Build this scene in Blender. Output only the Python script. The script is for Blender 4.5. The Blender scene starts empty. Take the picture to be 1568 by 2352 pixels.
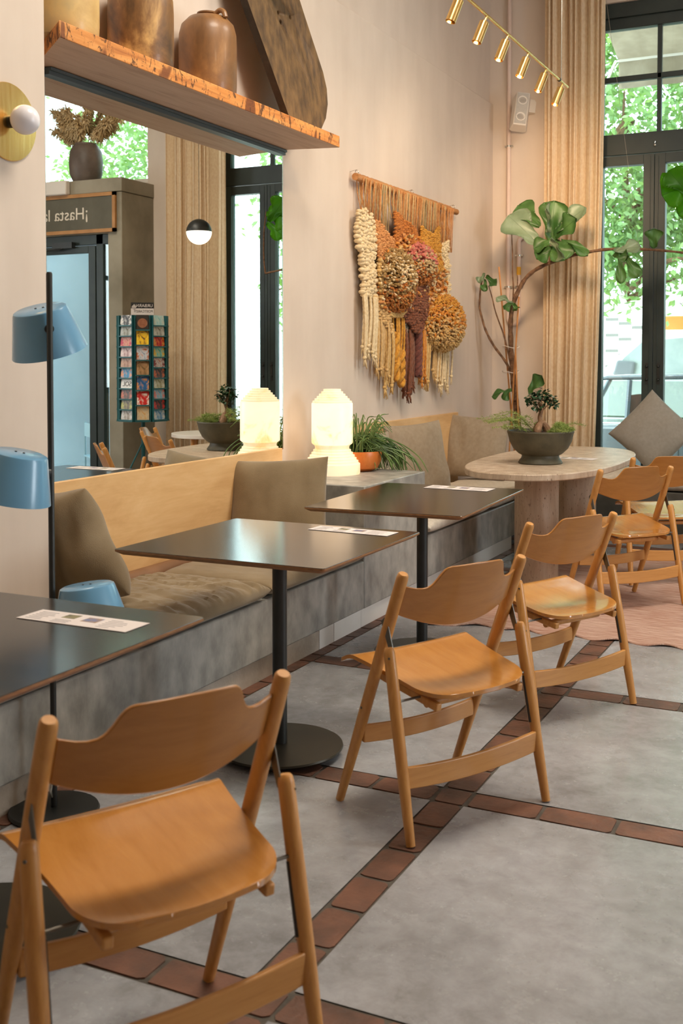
import bpy, bmesh, math, random
from mathutils import Vector, Matrix, noise
random.seed(7)
C = bpy.context.scene.collection
R = math.radians
PI = math.pi

# ------------------------------------------------------------------ camera, sky, sun, fill lamp, exposure
sc = bpy.context.scene
cam_d = bpy.data.cameras.new('camera'); cam = bpy.data.objects.new('camera', cam_d); C.objects.link(cam)
cam.location = (2.85, 0, 1.40); cam.rotation_euler = (R(90 - 2.05), 0, R(25.87))
cam_d.sensor_fit = 'HORIZONTAL'; cam_d.sensor_width = 36; cam_d.lens = 2515 / 1568 * 36
cam_d.shift_y = -264 / 1568; cam_d.clip_start = 0.05; cam_d.clip_end = 200
cam_d.dof.use_dof = True; cam_d.dof.focus_distance = 5.2; cam_d.dof.aperture_fstop = 8.0
sc.camera = cam
sc.view_settings.view_transform = 'Standard'; sc.view_settings.look = 'None'
sc.view_settings.gamma = 1; sc.view_settings.use_curve_mapping = False
sc.view_settings.exposure = 0.42

w = bpy.data.worlds.new('sky'); sc.world = w; w.use_nodes = True
bg = w.node_tree.nodes['Background']
bg.inputs[0].default_value = (0.80, 0.91, 1.0, 1); bg.inputs[1].default_value = 5.6

def light(name, kind, loc, energy, color, rot=(0, 0, 0), **kw):
    d = bpy.data.lights.new(name, kind); d.energy = energy; d.color = color
    for k, v in kw.items(): setattr(d, k, v)
    o = bpy.data.objects.new(name, d); C.objects.link(o); o.location = loc; o.rotation_euler = rot
    return o
def aim(o, to):
    o.rotation_euler = (Vector(to) - o.location).to_track_quat('-Z', 'Y').to_euler()

sun = light('sun', 'SUN', (0, -5, 20), 3.6, (1, .95, .86), angle=R(1.0)); aim(sun, (1.5, 4.5, 4))
# fill lamp behind a window added to the unseen right-hand wall
for y, e in ((4.75, 50),):
    light('window_fill', 'AREA', (6.75, y, 2.2), e, (.93, .97, 1.0), (0, R(90), 0), shape='RECTANGLE', size=2.6, size_y=1.5)

# ------------------------------------------------------------------ materials
def lin(c):
    return tuple(((v / 255) / 12.92 if v / 255 <= .04045 else ((v / 255 + .055) / 1.055) ** 2.4) for v in c) + (1,)
def nodes(name):
    m = bpy.data.materials.new(name); m.use_nodes = True
    nt = m.node_tree; b = nt.nodes['Principled BSDF']
    return m, nt, b
def coords(nt, stretch=(1, 1, 1), kind='Object'):
    tc = nt.nodes.new('ShaderNodeTexCoord'); mp = nt.nodes.new('ShaderNodeMapping')
    mp.inputs['Scale'].default_value = stretch
    nt.links.new(tc.outputs[kind], mp.inputs[0]); return mp.outputs[0]
def nz(nt, vec, scale, detail=4, rough=.55, dist=0):
    n = nt.nodes.new('ShaderNodeTexNoise'); n.inputs['Scale'].default_value = scale
    n.inputs['Detail'].default_value = detail; n.inputs['Roughness'].default_value = rough
    n.inputs['Distortion'].default_value = dist
    nt.links.new(vec, n.inputs['Vector']); return n.outputs[0]
def ramp(nt, fac, stops):
    r = nt.nodes.new('ShaderNodeValToRGB'); e = r.color_ramp.elements
    while len(e) < len(stops): e.new(.5)
    for i, (p, c) in enumerate(stops): e[i].position = p; e[i].color = lin(c)
    nt.links.new(fac, r.inputs[0]); return r.outputs[0]
def bump(nt, b, h, strength, dist=.01):
    n = nt.nodes.new('ShaderNodeBump'); n.inputs['Strength'].default_value = strength
    n.inputs['Distance'].default_value = dist
    nt.links.new(h, n.inputs['Height']); nt.links.new(n.outputs[0], b.inputs['Normal'])
def mixc(nt, fac, a, b_, mode='MIX'):
    m = nt.nodes.new('ShaderNodeMix'); m.data_type = 'RGBA'; m.blend_type = mode
    for s, v in ((0, fac), (6, a), (7, b_)):
        if hasattr(v, 'is_output'): nt.links.new(v, m.inputs[s])
        else: m.inputs[s].default_value = v
    return m.outputs[2]
_mc = {}
def mat(name, c1, c2=None, rough=.5, metal=0, scale=5, stretch=(1, 1, 1), detail=4, lo=.35, hi=.65,
        bmp=0, bscale=60, coat=0, sheen=0, emit=0, ec=None, rvar=0, spec=.5, dist=0, bdist=.01):
    if name in _mc: return _mc[name]
    m, nt, b = nodes(name)
    v = coords(nt, stretch)
    if c2 is None: b.inputs['Base Color'].default_value = lin(c1)
    else:
        f = nz(nt, v, scale, detail, dist=dist)
        nt.links.new(ramp(nt, f, [(lo, c1), (hi, c2)]), b.inputs['Base Color'])
    b.inputs['Roughness'].default_value = rough; b.inputs['Metallic'].default_value = metal
    b.inputs['Specular IOR Level'].default_value = spec
    if rvar:
        mr = nt.nodes.new('ShaderNodeMapRange'); mr.inputs[3].default_value = rough - rvar; mr.inputs[4].default_value = rough + rvar
        nt.links.new(nz(nt, v, scale * 1.7, 5), mr.inputs[0]); nt.links.new(mr.outputs[0], b.inputs['Roughness'])
    if bmp: bump(nt, b, nz(nt, v, bscale, 3), bmp, bdist)
    if coat: b.inputs['Coat Weight'].default_value = coat; b.inputs['Coat Roughness'].default_value = .15
    if sheen: b.inputs['Sheen Weight'].default_value = sheen; b.inputs['Sheen Roughness'].default_value = .4
    if emit:
        b.inputs['Emission Color'].default_value = lin(ec or c1); b.inputs['Emission Strength'].default_value = emit
    _mc[name] = m; return m
def wood(name, c1, c2, c3, axis='x', rough=.35, scale=6, coat=0, bmp=.05, long=9):
    m, nt, b = nodes(name)
    s = {'x': (1, long, long), 'y': (long, 1, long), 'z': (long, long, 1)}[axis]
    v = coords(nt, s)
    f = nz(nt, v, scale, 6, .6, .6)
    c = ramp(nt, f, [(.3, c1), (.5, c2), (.72, c3)])
    g = nz(nt, coords(nt, tuple(q * (5 if q > 1 else 1.5) for q in s)), scale * 1.6, 3)
    c = mixc(nt, .12, c, ramp(nt, g, [(.4, c1), (.6, c3)]))
    nt.links.new(c, b.inputs['Base Color']); b.inputs['Roughness'].default_value = rough
    if coat: b.inputs['Coat Weight'].default_value = coat; b.inputs['Coat Roughness'].default_value = .12
    if bmp: bump(nt, b, g, bmp, .003)
    return m
def glassy(name, tint=(235, 245, 242), refl=.06, rough=0.0):
    m = bpy.data.materials.new(name); m.use_nodes = True; nt = m.node_tree; nt.nodes.clear()
    o = nt.nodes.new('ShaderNodeOutputMaterial'); t = nt.nodes.new('ShaderNodeBsdfTransparent'); g = nt.nodes.new('ShaderNodeBsdfGlossy')
    fr = nt.nodes.new('ShaderNodeFresnel'); fr.inputs[0].default_value = 1.45
    mx = nt.nodes.new('ShaderNodeMixShader'); t.inputs[0].default_value = lin(tint); g.inputs['Roughness'].default_value = rough
    nt.links.new(fr.outputs[0], mx.inputs[0]); nt.links.new(t.outputs[0], mx.inputs[1]); nt.links.new(g.outputs[0], mx.inputs[2])
    nt.links.new(mx.outputs[0], o.inputs[0]); return m
def cloth(name, c1, c2, trans=.35, scale=30, stretch=(1, 1, 1)):
    m = bpy.data.materials.new(name); m.use_nodes = True; nt = m.node_tree; nt.nodes.clear()
    o = nt.nodes.new('ShaderNodeOutputMaterial'); d = nt.nodes.new('ShaderNodeBsdfDiffuse'); t = nt.nodes.new('ShaderNodeBsdfTranslucent')
    mx = nt.nodes.new('ShaderNodeMixShader'); mx.inputs[0].default_value = trans
    c = ramp(nt, nz(nt, coords(nt, stretch), scale, 4), [(.35, c1), (.65, c2)])
    nt.links.new(c, d.inputs[0]); nt.links.new(c, t.inputs[0])
    nt.links.new(d.outputs[0], mx.inputs[1]); nt.links.new(t.outputs[0], mx.inputs[2]); nt.links.new(mx.outputs[0], o.inputs[0])
    return m

def plaster_mat():
    m, nt, b = nodes('plaster'); v = coords(nt)
    a = ramp(nt, nz(nt, v, .9, 5, .6), [(.3, (206, 190, 174)), (.7, (222, 207, 192))])
    s = nz(nt, coords(nt, (3, 3, .5)), 2.2, 5)
    c = mixc(nt, .16, a, ramp(nt, s, [(.35, (196, 180, 165)), (.65, (228, 214, 200))]))
    nt.links.new(c, b.inputs['Base Color']); b.inputs['Roughness'].default_value = .75
    bump(nt, b, nz(nt, v, 9, 6), .12, .01); return m
def concrete_floor():
    m, nt, b = nodes('polished_concrete'); v = coords(nt)
    a = ramp(nt, nz(nt, v, 1.6, 10, .68, .15), [(.28, (122, 121, 122)), (.5, (156, 156, 158)), (.75, (184, 185, 189))])
    d = ramp(nt, nz(nt, v, 12, 10, .75, .3), [(.38, (112, 108, 106)), (.6, (174, 175, 178))])
    c = mixc(nt, .3, a, d)
    e = ramp(nt, nz(nt, v, 70, 2), [(.22, (90, 80, 70)), (.3, (255, 255, 255))])
    c = mixc(nt, .35, c, e, 'MULTIPLY')
    nt.links.new(c, b.inputs['Base Color'])
    mr = nt.nodes.new('ShaderNodeMapRange'); mr.inputs[1].default_value = .3; mr.inputs[2].default_value = .7
    mr.inputs[3].default_value = .13; mr.inputs[4].default_value = .36
    nt.links.new(nz(nt, v, 4, 8, .7), mr.inputs[0]); nt.links.new(mr.outputs[0], b.inputs['Roughness'])
    bump(nt, b, nz(nt, v, 14, 8, .7), .06, .006); return m
def travertine_mat():
    m, nt, b = nodes('travertine'); v = coords(nt, (9, 9, 1.2))
    a = ramp(nt, nz(nt, v, 1.6, 6, .6, .5), [(.3, (168, 146, 122)), (.5, (194, 172, 148)), (.72, (214, 198, 178))])
    p = ramp(nt, nz(nt, coords(nt, (3, 3, 1)), 38, 3), [(.3, (120, 96, 78)), (.38, (255, 255, 255))])
    nt.links.new(mixc(nt, .7, a, p, 'MULTIPLY'), b.inputs['Base Color']); b.inputs['Roughness'].default_value = .42
    bump(nt, b, nz(nt, v, 14, 5), .15, .004); return m
def alabaster_mat(name='alabaster', stren=1.25, base=(120, 104, 84)):
    m, nt, b = nodes(name); v = coords(nt)
    n = nz(nt, v, 6, 6, .6, .8)
    c = ramp(nt, n, [(.27, (226, 160, 84)), (.37, (244, 194, 130)), (.46, (254, 218, 178)), (.8, (255, 224, 190))])
    b.inputs['Base Color'].default_value = lin(base); nt.links.new(c, b.inputs['Emission Color'])
    b.inputs['Emission Strength'].default_value = stren; b.inputs['Roughness'].default_value = .4; return m
def rug_mat():
    m, nt, b = nodes('woven_rug'); v = coords(nt, (5, 55, 1))
    a = ramp(nt, nz(nt, v, 1.5, 5, .6), [(.32, (150, 98, 78)), (.5, (200, 156, 134)), (.66, (234, 210, 194))])
    d = ramp(nt, nz(nt, coords(nt), 2, 5), [(.35, (180, 130, 108)), (.65, (222, 190, 172))])
    nt.links.new(mixc(nt, .4, a, d), b.inputs['Base Color']); b.inputs['Roughness'].default_value = .95
    bump(nt, b, nz(nt, coords(nt, (8, 40, 1)), 9, 3), .8, .01); return m
def marble_noise_card(name, cols, scale):
    m, nt, b = nodes(name)
    c = ramp(nt, nz(nt, coords(nt), scale, 2, .5, .8), [(.33, cols[0]), (.48, cols[1]), (.6, cols[2])])
    nt.links.new(c, b.inputs['Base Color']); b.inputs['Roughness'].default_value = .35; return m

PLASTER = plaster_mat(); FLOORC = concrete_floor(); TRAV = travertine_mat(); ALAB = alabaster_mat(); ALABF = alabaster_mat('alabaster_foot', .62, (214, 196, 166)); RUG = rug_mat()
BRICK = mat('terracotta_brick', (82, 58, 46), (126, 84, 64), rough=.5, scale=5, detail=6, bmp=.3, bscale=45, rvar=.12)
GROUT = mat('dark_grout', (70, 64, 56), (92, 84, 74), rough=.8, scale=30)
CONC = mat('bench_concrete', (136, 134, 127), (180, 177, 168), rough=.4, scale=7.5, stretch=(1.4, 1.4, .9), detail=12, bmp=.15, bscale=22, rvar=.12)
CONC2 = mat('portal_concrete', (128, 120, 102), (158, 150, 132), rough=.8, scale=2, detail=7, bmp=.08, bscale=20)
TILE = mat('white_plinth_tile', (222, 216, 206), (232, 228, 220), rough=.3, scale=3)
PLINTH = mat('plinth_render', (160, 148, 132), (190, 178, 162), rough=.85, scale=6, detail=7, bmp=.2, bscale=50)
BEECH = wood('beech_ply', (166, 108, 43), (176, 117, 50), (185, 126, 58), 'x', .33, 4, coat=.25)
BEECHX = wood('beech_rail_lit', (192, 132, 64), (204, 144, 76), (212, 154, 86), 'x', .4, 4, coat=.15)  # paler copy of the ply: light on the stretchers put into the colour
BEECHV = wood('beech_solid_lit', (188, 128, 62), (200, 141, 72), (210, 152, 84), 'z', .4, 6, coat=.15)  # legs paler than the ply, the light they catch painted in
BIRCH = wood('birch_ply', (206, 160, 104), (222, 180, 124), (232, 194, 142), 'y', .45, 2.2, long=4)
OLDBEAM = wood('old_beam', (168, 96, 42), (214, 142, 74), (236, 172, 104), 'y', .6, 3, bmp=.25, long=12)
OLDBEAMU = wood('beam_underside', (176, 140, 112), (196, 162, 134), (206, 174, 148), 'y', .6, 2, bmp=.1, long=12)
PLYEDGE = mat('plywood_edge', (124, 86, 52), (164, 118, 74), rough=.55, scale=40, stretch=(1, 1, 12))
LAMIN = mat('dark_laminate', (44, 40, 35), (56, 50, 44), rough=.18, scale=3, stretch=(1, 8, 1), spec=.75)
BLACKM = mat('black_steel', (30, 32, 30), (40, 42, 40), rough=.42, scale=8)
BRONZEM = mat('dark_bronze_plate', (52, 50, 42), (66, 62, 50), rough=.38, metal=.4, scale=4)
DSTEEL = mat('dull_steel', (120, 116, 108), rough=.45, metal=1)
STEEL = mat('bright_steel', (200, 198, 190), rough=.25, metal=1)
BRASS = mat('brushed_brass', (226, 182, 106), (240, 202, 132), rough=.27, metal=1, scale=4, stretch=(20, 20, 1))
FRAME = mat('dark_window_paint', (36, 47, 46), (44, 55, 53), rough=.45, scale=5)
GLASS = glassy('window_glass')
MIRROR = mat('mirror_silver', (240, 243, 240), rough=.0, metal=1)
BLUE = mat('blue_lacquer', (100, 150, 184), (106, 158, 192), rough=.25, scale=3, coat=.3)
PAPER = mat('white_paper', (226, 216, 212), rough=.7)
INK = mat('grey_ink', (150, 146, 146), rough=.7)
PHOTO1 = mat('printed_photo', (92, 90, 72), (150, 140, 100), rough=.6, scale=40)
PHOTO2 = mat('printed_photo_blue', (90, 120, 170), (170, 130, 80), rough=.6, scale=30)
VELVET = mat('taupe_velvet', (128, 109, 80), (144, 125, 95), rough=.9, scale=6, sheen=.45, bmp=.2, bscale=300)
LINEN = mat('taupe_linen', (152, 136, 114), (162, 146, 124), rough=.9, scale=40, sheen=.2, bmp=.3, bscale=350)
GREYL = mat('grey_linen', (144, 138, 128), (152, 146, 136), rough=.9, scale=40, sheen=.2, bmp=.12, bscale=350)
PALEC = mat('pale_linen', (196, 186, 170), (212, 202, 186), rough=.9, scale=30, bmp=.2, bscale=250)
CURT = cloth('oatmeal_curtain', (232, 206, 170), (243, 223, 192), .24, 60, (1, 1, .6))
WHITEP = mat('white_paint', (222, 214, 204), rough=.4)
OPALG = mat('opal_glass', (236, 232, 236), rough=.2)
LEAF = mat('fig_leaf', (52, 92, 46), (92, 134, 70), rough=.4, scale=6, detail=5, bmp=.1, bscale=40)
DLEAF = mat('bonsai_leaf', (30, 58, 36), (58, 94, 56), rough=.4, scale=20)
BARK = mat('brown_bark', (84, 58, 40), (134, 100, 72), rough=.85, scale=30, bmp=.5, bscale=60)
SOIL = mat('potting_soil', (46, 34, 24), (74, 56, 40), rough=1, scale=40, bmp=.8, bscale=60)
COPPER = wood('orange_pot', (176, 88, 30), (206, 112, 44), (216, 128, 58), 'z', .35, 5, long=3)
POTG = mat('bowl_glaze', (66, 62, 46), (86, 80, 60), rough=.55, scale=12, bmp=.15, bscale=60)

# ------------------------------------------------------------------ mesh building
class MB:
    def __init__(s): s.v = []; s.f = []; s.m = []
    def add(s, vs, fs, mi=0, M=None):
        k = len(s.v)
        s.v += [tuple(M @ Vector(p)) if M else tuple(p) for p in vs]
        s.f += [tuple(i + k for i in f) for f in fs]; s.m += [mi] * len(fs); return s
    def box(s, a, b, mi=0, M=None):
        x0, y0, z0 = a; x1, y1, z1 = b
        vs = [(x0, y0, z0), (x1, y0, z0), (x1, y1, z0), (x0, y1, z0), (x0, y0, z1), (x1, y0, z1), (x1, y1, z1), (x0, y1, z1)]
        return s.add(vs, [(3, 2, 1, 0), (4, 5, 6, 7), (0, 1, 5, 4), (1, 2, 6, 5), (2, 3, 7, 6), (3, 0, 4, 7)], mi, M)
    def tube(s, pts, r, n=8, mi=0, M=None, flat=1.0):
        pts = [Vector(p) for p in pts]; L = len(pts)
        rs = r if isinstance(r, (list, tuple)) else [r] * L
        vs = []; up = None
        for i, p in enumerate(pts):
            t = (pts[min(i + 1, L - 1)] - pts[max(i - 1, 0)]).normalized()
            if up is None: up = Vector((0, 0, 1)) if abs(t.z) < .9 else Vector((1, 0, 0))
            a = t.cross(up).normalized(); b = a.cross(t).normalized(); up = b
            for k in range(n):
                q = 2 * PI * k / n
                vs.append(p + (a * math.cos(q) + b * math.sin(q) * flat) * rs[i])
        fs = [(i * n + k, i * n + (k + 1) % n, (i + 1) * n + (k + 1) % n, (i + 1) * n + k) for i in range(L - 1) for k in range(n)]
        fs += [tuple(range(n - 1, -1, -1)), tuple((L - 1) * n + k for k in range(n))]
        return s.add(vs, fs, mi, M)
    def lathe(s, prof, n=32, c=(0, 0, 0), mi=0, M=None):
        vs = []; fs = []
        for r, z in prof:
            for k in range(n):
                q = 2 * PI * k / n; vs.append((c[0] + r * math.cos(q), c[1] + r * math.sin(q), c[2] + z))
        for i in range(len(prof) - 1):
            for k in range(n): fs.append((i * n + k, i * n + (k + 1) % n, (i + 1) * n + (k + 1) % n, (i + 1) * n + k))
        if prof[0][0] > 1e-5: fs.append(tuple(range(n - 1, -1, -1)))
        if prof[-1][0] > 1e-5: fs.append(tuple((len(prof) - 1) * n + k for k in range(n)))
        return s.add(vs, fs, mi, M)
    def prism(s, out, z0, z1, mi=0, M=None, mside=None, mbot=None):
        n = len(out)
        vs = [(x, y, z0) for x, y in out] + [(x, y, z1) for x, y in out]
        k = len(s.f)
        s.add(vs, [tuple(range(n - 1, -1, -1)), tuple(range(n, 2 * n))] + [(i, (i + 1) % n, (i + 1) % n + n, i + n) for i in range(n)], mi, M)
        if mside is not None:
            for j in range(k + 2, k + 2 + n): s.m[j] = mside
        if mbot is not None: s.m[k] = mbot
        return s
    def sheet(s, fn, nu, nv, mi=0, M=None):
        vs = [fn(i / nu, j / nv) for j in range(nv + 1) for i in range(nu + 1)]
        fs = [(j * (nu + 1) + i, j * (nu + 1) + i + 1, (j + 1) * (nu + 1) + i + 1, (j + 1) * (nu + 1) + i) for j in range(nv) for i in range(nu)]
        return s.add(vs, fs, mi, M)
    def slab(s, fn, nu, nv, off, mi=0, M=None):
        off = Vector(off); top = [Vector(fn(i / nu, j / nv)) for j in range(nv + 1) for i in range(nu + 1)]
        N = len(top); vs = top + [p + off for p in top]; W = nu + 1; fs = []
        for j in range(nv):
            for i in range(nu):
                a = j * W + i; q = (a, a + 1, a + W + 1, a + W); fs.append(q); fs.append(tuple(N + t for t in reversed(q)))
        rim = [i for i in range(W)] + [j * W + nu for j in range(1, nv + 1)] + [nv * W + i for i in range(nu - 1, -1, -1)] + [j * W for j in range(nv - 1, 0, -1)]
        for a, b in zip(rim, rim[1:] + rim[:1]): fs.append((a, b, b + N, a + N))
        return s.add(vs, fs, mi, M)
    def ball(s, c, r, nu=10, nv=6, mi=0, M=None):
        rx, ry, rz = r if isinstance(r, (list, tuple)) else (r, r, r)
        vs = [(c[0], c[1], c[2] - rz)]; fs = []
        for j in range(1, nv):
            t = PI * j / nv - PI / 2
            for i in range(nu):
                q = 2 * PI * i / nu; vs.append((c[0] + rx * math.cos(t) * math.cos(q), c[1] + ry * math.cos(t) * math.sin(q), c[2] + rz * math.sin(t)))
        vs.append((c[0], c[1], c[2] + rz)); e = len(vs) - 1
        for i in range(nu):
            fs.append((0, 1 + (i + 1) % nu, 1 + i)); fs.append((e, 1 + (nv - 2) * nu + i, 1 + (nv - 2) * nu + (i + 1) % nu))
        for j in range(nv - 2):
            for i in range(nu):
                a = 1 + j * nu; fs.append((a + i, a + (i + 1) % nu, a + nu + (i + 1) % nu, a + nu + i))
        return s.add(vs, fs, mi, M)
    def build(s, name, m, parent=None, loc=None, rot=None, bevel=0, ang=35, fix=True):
        me = bpy.data.meshes.new(name); me.from_pydata(s.v, [], s.f)
        for q in (m if isinstance(m, (list, tuple)) else [m]): me.materials.append(q)
        me.polygons.foreach_set('material_index', s.m); me.update()
        if fix:
            b = bmesh.new(); b.from_mesh(me); bmesh.ops.recalc_face_normals(b, faces=b.faces); b.to_mesh(me); b.free()
        me.shade_smooth(); me.set_sharp_from_angle(angle=R(ang))
        o = bpy.data.objects.new(name, me); C.objects.link(o)
        if parent: o.parent = parent
        if loc: o.location = loc
        if rot: o.rotation_euler = rot
        if bevel:
            bv = o.modifiers.new('bevel', 'BEVEL'); bv.width = bevel; bv.segments = 2; bv.limit_method = 'ANGLE'; bv.angle_limit = R(40)
            bv.harden_normals = False
        return o
def thing(name, label, cat, loc=(0, 0, 0), rz=0, group=None, rot=None):
    o = bpy.data.objects.new(name, None); C.objects.link(o); o.empty_display_size = .05
    o.location = loc; o.rotation_euler = rot or (0, 0, rz)
    return tag(o, label, cat, group)
def tag(o, label, cat, group=None):
    o['label'] = label; o['category'] = cat
    if group: o['group'] = group
    return o
def struct(o, label=None):
    o['kind'] = 'structure'
    if label: o['label'] = label
    return o
def dup(root, loc, rz, label, group=None):
    def cp(o, parent):
        c = o.copy(); C.objects.link(c); c.parent = parent
        for ch in kids.get(o.name, []): cp(ch, c)
        return c
    kids = {}
    for o in list(bpy.data.objects):
        if o.parent: kids.setdefault(o.parent.name, []).append(o)
    r = cp(root, None); r.location = loc; r.rotation_euler = (0, 0, rz); r['label'] = label
    if group: r['group'] = group
    return r
def text(name, body, size, m, parent, M, align='LEFT', ext=.001):
    cu = bpy.data.curves.new(name, 'FONT'); cu.body = body; cu.size = size; cu.align_x = align; cu.extrude = ext
    cu.materials.append(m); o = bpy.data.objects.new(name, cu); C.objects.link(o); o.parent = parent
    o.matrix_local = M; bpy.context.view_layer.update()
    me = bpy.data.meshes.new_from_object(o.evaluated_get(bpy.context.evaluated_depsgraph_get())); q = bpy.data.objects.new(name, me); C.objects.link(q)
    q.parent = parent; q.matrix_local = M; bpy.data.objects.remove(o); return q
def smooth(a, b, x):
    t = max(0, min(1, (x - a) / (b - a))); return t * t * (3 - 2 * t)
def curve(pts, n):
    """Catmull-Rom through pts, n points a span"""
    P = [Vector(p) for p in pts]; P = [P[0] * 2 - P[1]] + P + [P[-1] * 2 - P[-2]]; out = []
    for i in range(1, len(P) - 2):
        for k in range(n):
            t = k / n; a, b, c, d = P[i - 1:i + 3]
            out.append(.5 * ((2 * b) + (c - a) * t + (2 * a - 5 * b + 4 * c - d) * t * t + (3 * b - a - 3 * c + d) * t ** 3))
    out.append(P[-2]); return out

# ------------------------------------------------------------------ room shell
XW, YF, ZC = -.18, 9.30, 5.0          # mirror wall, street wall, ceiling height
fl = MB(); fl.box((-.6, -4.2, -.12), (6.8, 9.6, -.006), 2)
gx = [-.6, .43, .545, 1.61, 1.722, 2.87, 2.985, 4.1, 4.215, 5.4, 5.515, 6.8]
gy = [-4.2, -2.87, -2.75, -1.66, -1.54, -.43, -.31, .76, .88, 1.97, 2.09, 3.20, 3.32, 4.44, 4.56, 5.67, 5.79, 6.9, 7.02, 8.12, 8.24, 9.6]
for i in range(len(gx) - 1):
    for j in range(len(gy) - 1):
        x0, x1, y0, y1 = gx[i], gx[i + 1], gy[j], gy[j + 1]
        if i % 2 == 0 and j % 2 == 0:
            fl.add([(x0, y0, 0), (x1, y0, 0), (x1, y1, 0), (x0, y1, 0)], [(0, 1, 2, 3)], 0)
        else:
            fl.add([(x0, y0, -.003), (x1, y0, -.003), (x1, y1, -.003), (x0, y1, -.003)], [(0, 1, 2, 3)], 2)
            lx, ly = x1 - x0, y1 - y0
            nx = max(1, round(lx / .235)) if lx > .2 else 1; ny = max(1, round(ly / .2)) if ly > .2 else 1
            for a in range(nx):
                for b in range(ny):
                    bx0, bx1 = x0 + lx * a / nx, x0 + lx * (a + 1) / nx; by0, by1 = y0 + ly * b / ny, y0 + ly * (b + 1) / ny
                    g = .007; ou = []
                    for cx, cy, sx, sy in ((bx0, by0, 1, 1), (bx1, by0, -1, 1), (bx1, by1, -1, -1), (bx0, by1, 1, -1)):
                        ou.append((cx + sx * g, cy + sy * g, sx, sy))
                    pts = []; rr = .014
                    for k, (cx, cy, sx, sy) in enumerate(ou):
                        e = [(cx + sx * rr, cy), (cx + sx * rr * .3, cy + sy * rr * .3), (cx, cy + sy * rr)]
                        if k in (0, 2): e = e[::-1]
                        pts += [(px + random.uniform(-.003, .003), py + random.uniform(-.003, .003)) for px, py in e]
                    fl.prism(pts, -.004, random.uniform(0, .0012), 1)
struct(fl.build('floor', [FLOORC, BRICK, GROUT], ang=20), 'polished grey concrete floor slabs edged with terracotta brick strips')

m = MB()   # mirror wall: lower plaster stands 25 mm proud of the upper part
m.box((XW - .3, 3.155, 0), (XW, YF, 3.62)); m.box((XW - .3, 3.155, 3.62), (XW - .03, YF, ZC))
struct(m.build('wall_left', PLASTER, bevel=.006), 'pinkish plaster wall behind the benches')
m = MB(); m.box((XW - .3, -4, 0), (.12, 3.155, ZC))
struct(m.build('wall_pier', PLASTER, bevel=.006), 'plaster pier at the left edge carrying the brass sconce')
m = MB()
wx0, wx1, wz0, wz1 = .62, 2.72, .1, 4.36
for a, b in (((XW - .3, 0), (wx0, ZC)), ((wx0, 0), (wx1, wz0)), ((wx0, wz1), (wx1, ZC)), ((wx1, 0), (3.53, ZC)),
             ((3.53, 2.63), (5.6, 3.2)), ((3.53, 4.3), (5.6, ZC)), ((3.53, 0), (3.63, 2.63)), ((5.4, 0), (5.6, 2.63)), ((5.6, 0), (6.9, ZC))):
    m.box((a[0], YF, a[1]), (b[0], YF + .25, b[1]))
struct(m.build('wall_far', PLASTER), 'plaster wall with the tall street window')
m = MB(); X0 = 6.5
for y0, y1, z0, z1 in ((-4, 4.0, 0, ZC), (5.5, YF, 0, ZC), (4.0, 5.5, 0, .9), (4.0, 5.5, 3.5, ZC)):
    m.box((X0, y0, z0), (X0 + .2, y1, z1))
struct(m.build('wall_right', PLASTER), 'plaster wall out of the frame with a window added for fill light')
m = MB()
m.box((.12, -3.7, 0), (X0, -3.5, ZC))
struct(m.build('wall_back', PLASTER), 'plaster wall behind the camera')
m = MB(); m.box((XW - .3, -4, ZC), (6.9, YF + .25, ZC + .2))
struct(m.build('ceiling', PLASTER), 'high plaster ceiling')

# street window: four glazed leaves under two rows of small panes
win = thing('window_1', 'tall dark framed street window with four glazed leaves and small panes above', 'window', (0, 0, 0))
win['kind'] = 'structure'
Y0, Y1 = 9.36, 9.44
m = MB()
m.box((wx0, Y0, 4.15), (wx1, Y1, wz1)); m.box((wx0, Y0 - .03, 4.24), (wx1, Y1, wz1))
m.box((wx0, Y0, wz0), (.765, Y1, 4.2)); m.box((2.575, Y0, wz0), (wx1, Y1, 4.2))
m.box((wx0, Y0 - .01, 3.10), (wx1, Y1 + .01, 3.275)); m.box((wx0, Y0, wz0), (wx1, Y1, .2))
m.box((wx0, Y0 + .01, 3.715), (wx1, Y1 - .02, 3.76))
for x in (1.225, 1.67, 2.115): m.box((x - .018, Y0 + .01, 3.2), (x + .018, Y1 - .02, 4.2))
m.build('frame', FRAME, win, bevel=.004)
for k, (g0, g1) in enumerate(((.775, 1.11), (1.288, 1.623), (1.723, 2.058), (2.231, 2.558))):
    e0 = [.70, 1.202, 1.625, 2.147][k]; e1 = [1.198, 1.709, 2.143, 2.64][k]
    if k == 1: e1 = 1.671
    if k == 2: e0 = 1.675
    m = MB(); ya, yb = Y0 - .025, Y1 - .02
    m.box((e0, ya, .2), (g0, yb, 3.09)); m.box((g1, ya, .2), (e1, yb, 3.09)); m.box((g0, ya, .2), (g1, yb, .36)); m.box((g0, ya, 3.01), (g1, yb, 3.09))
    for bx in (e0 + .03, e1 - .03): m.box((bx - .003, ya - .004, .22), (bx + .003, ya, 3.07))
    s = m.build('sash', FRAME, win, bevel=.004)
    m = MB(); m.box((g0, Y0 + .02, .36), (g1, Y0 + .026, 3.01)); m.build('glass_pane', GLASS, s)
    hx = e1 - .045 if k % 2 == 0 else e0 + .045
    m = MB(); m.box((hx - .012, ya - .006, 1.18), (hx + .012, ya, 1.36)); m.ball((hx, ya - .01, 1.22), .012); m.ball((hx, ya - .01, 1.33), .012)
    m.build('lock_plate', BLACKM, s)
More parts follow.
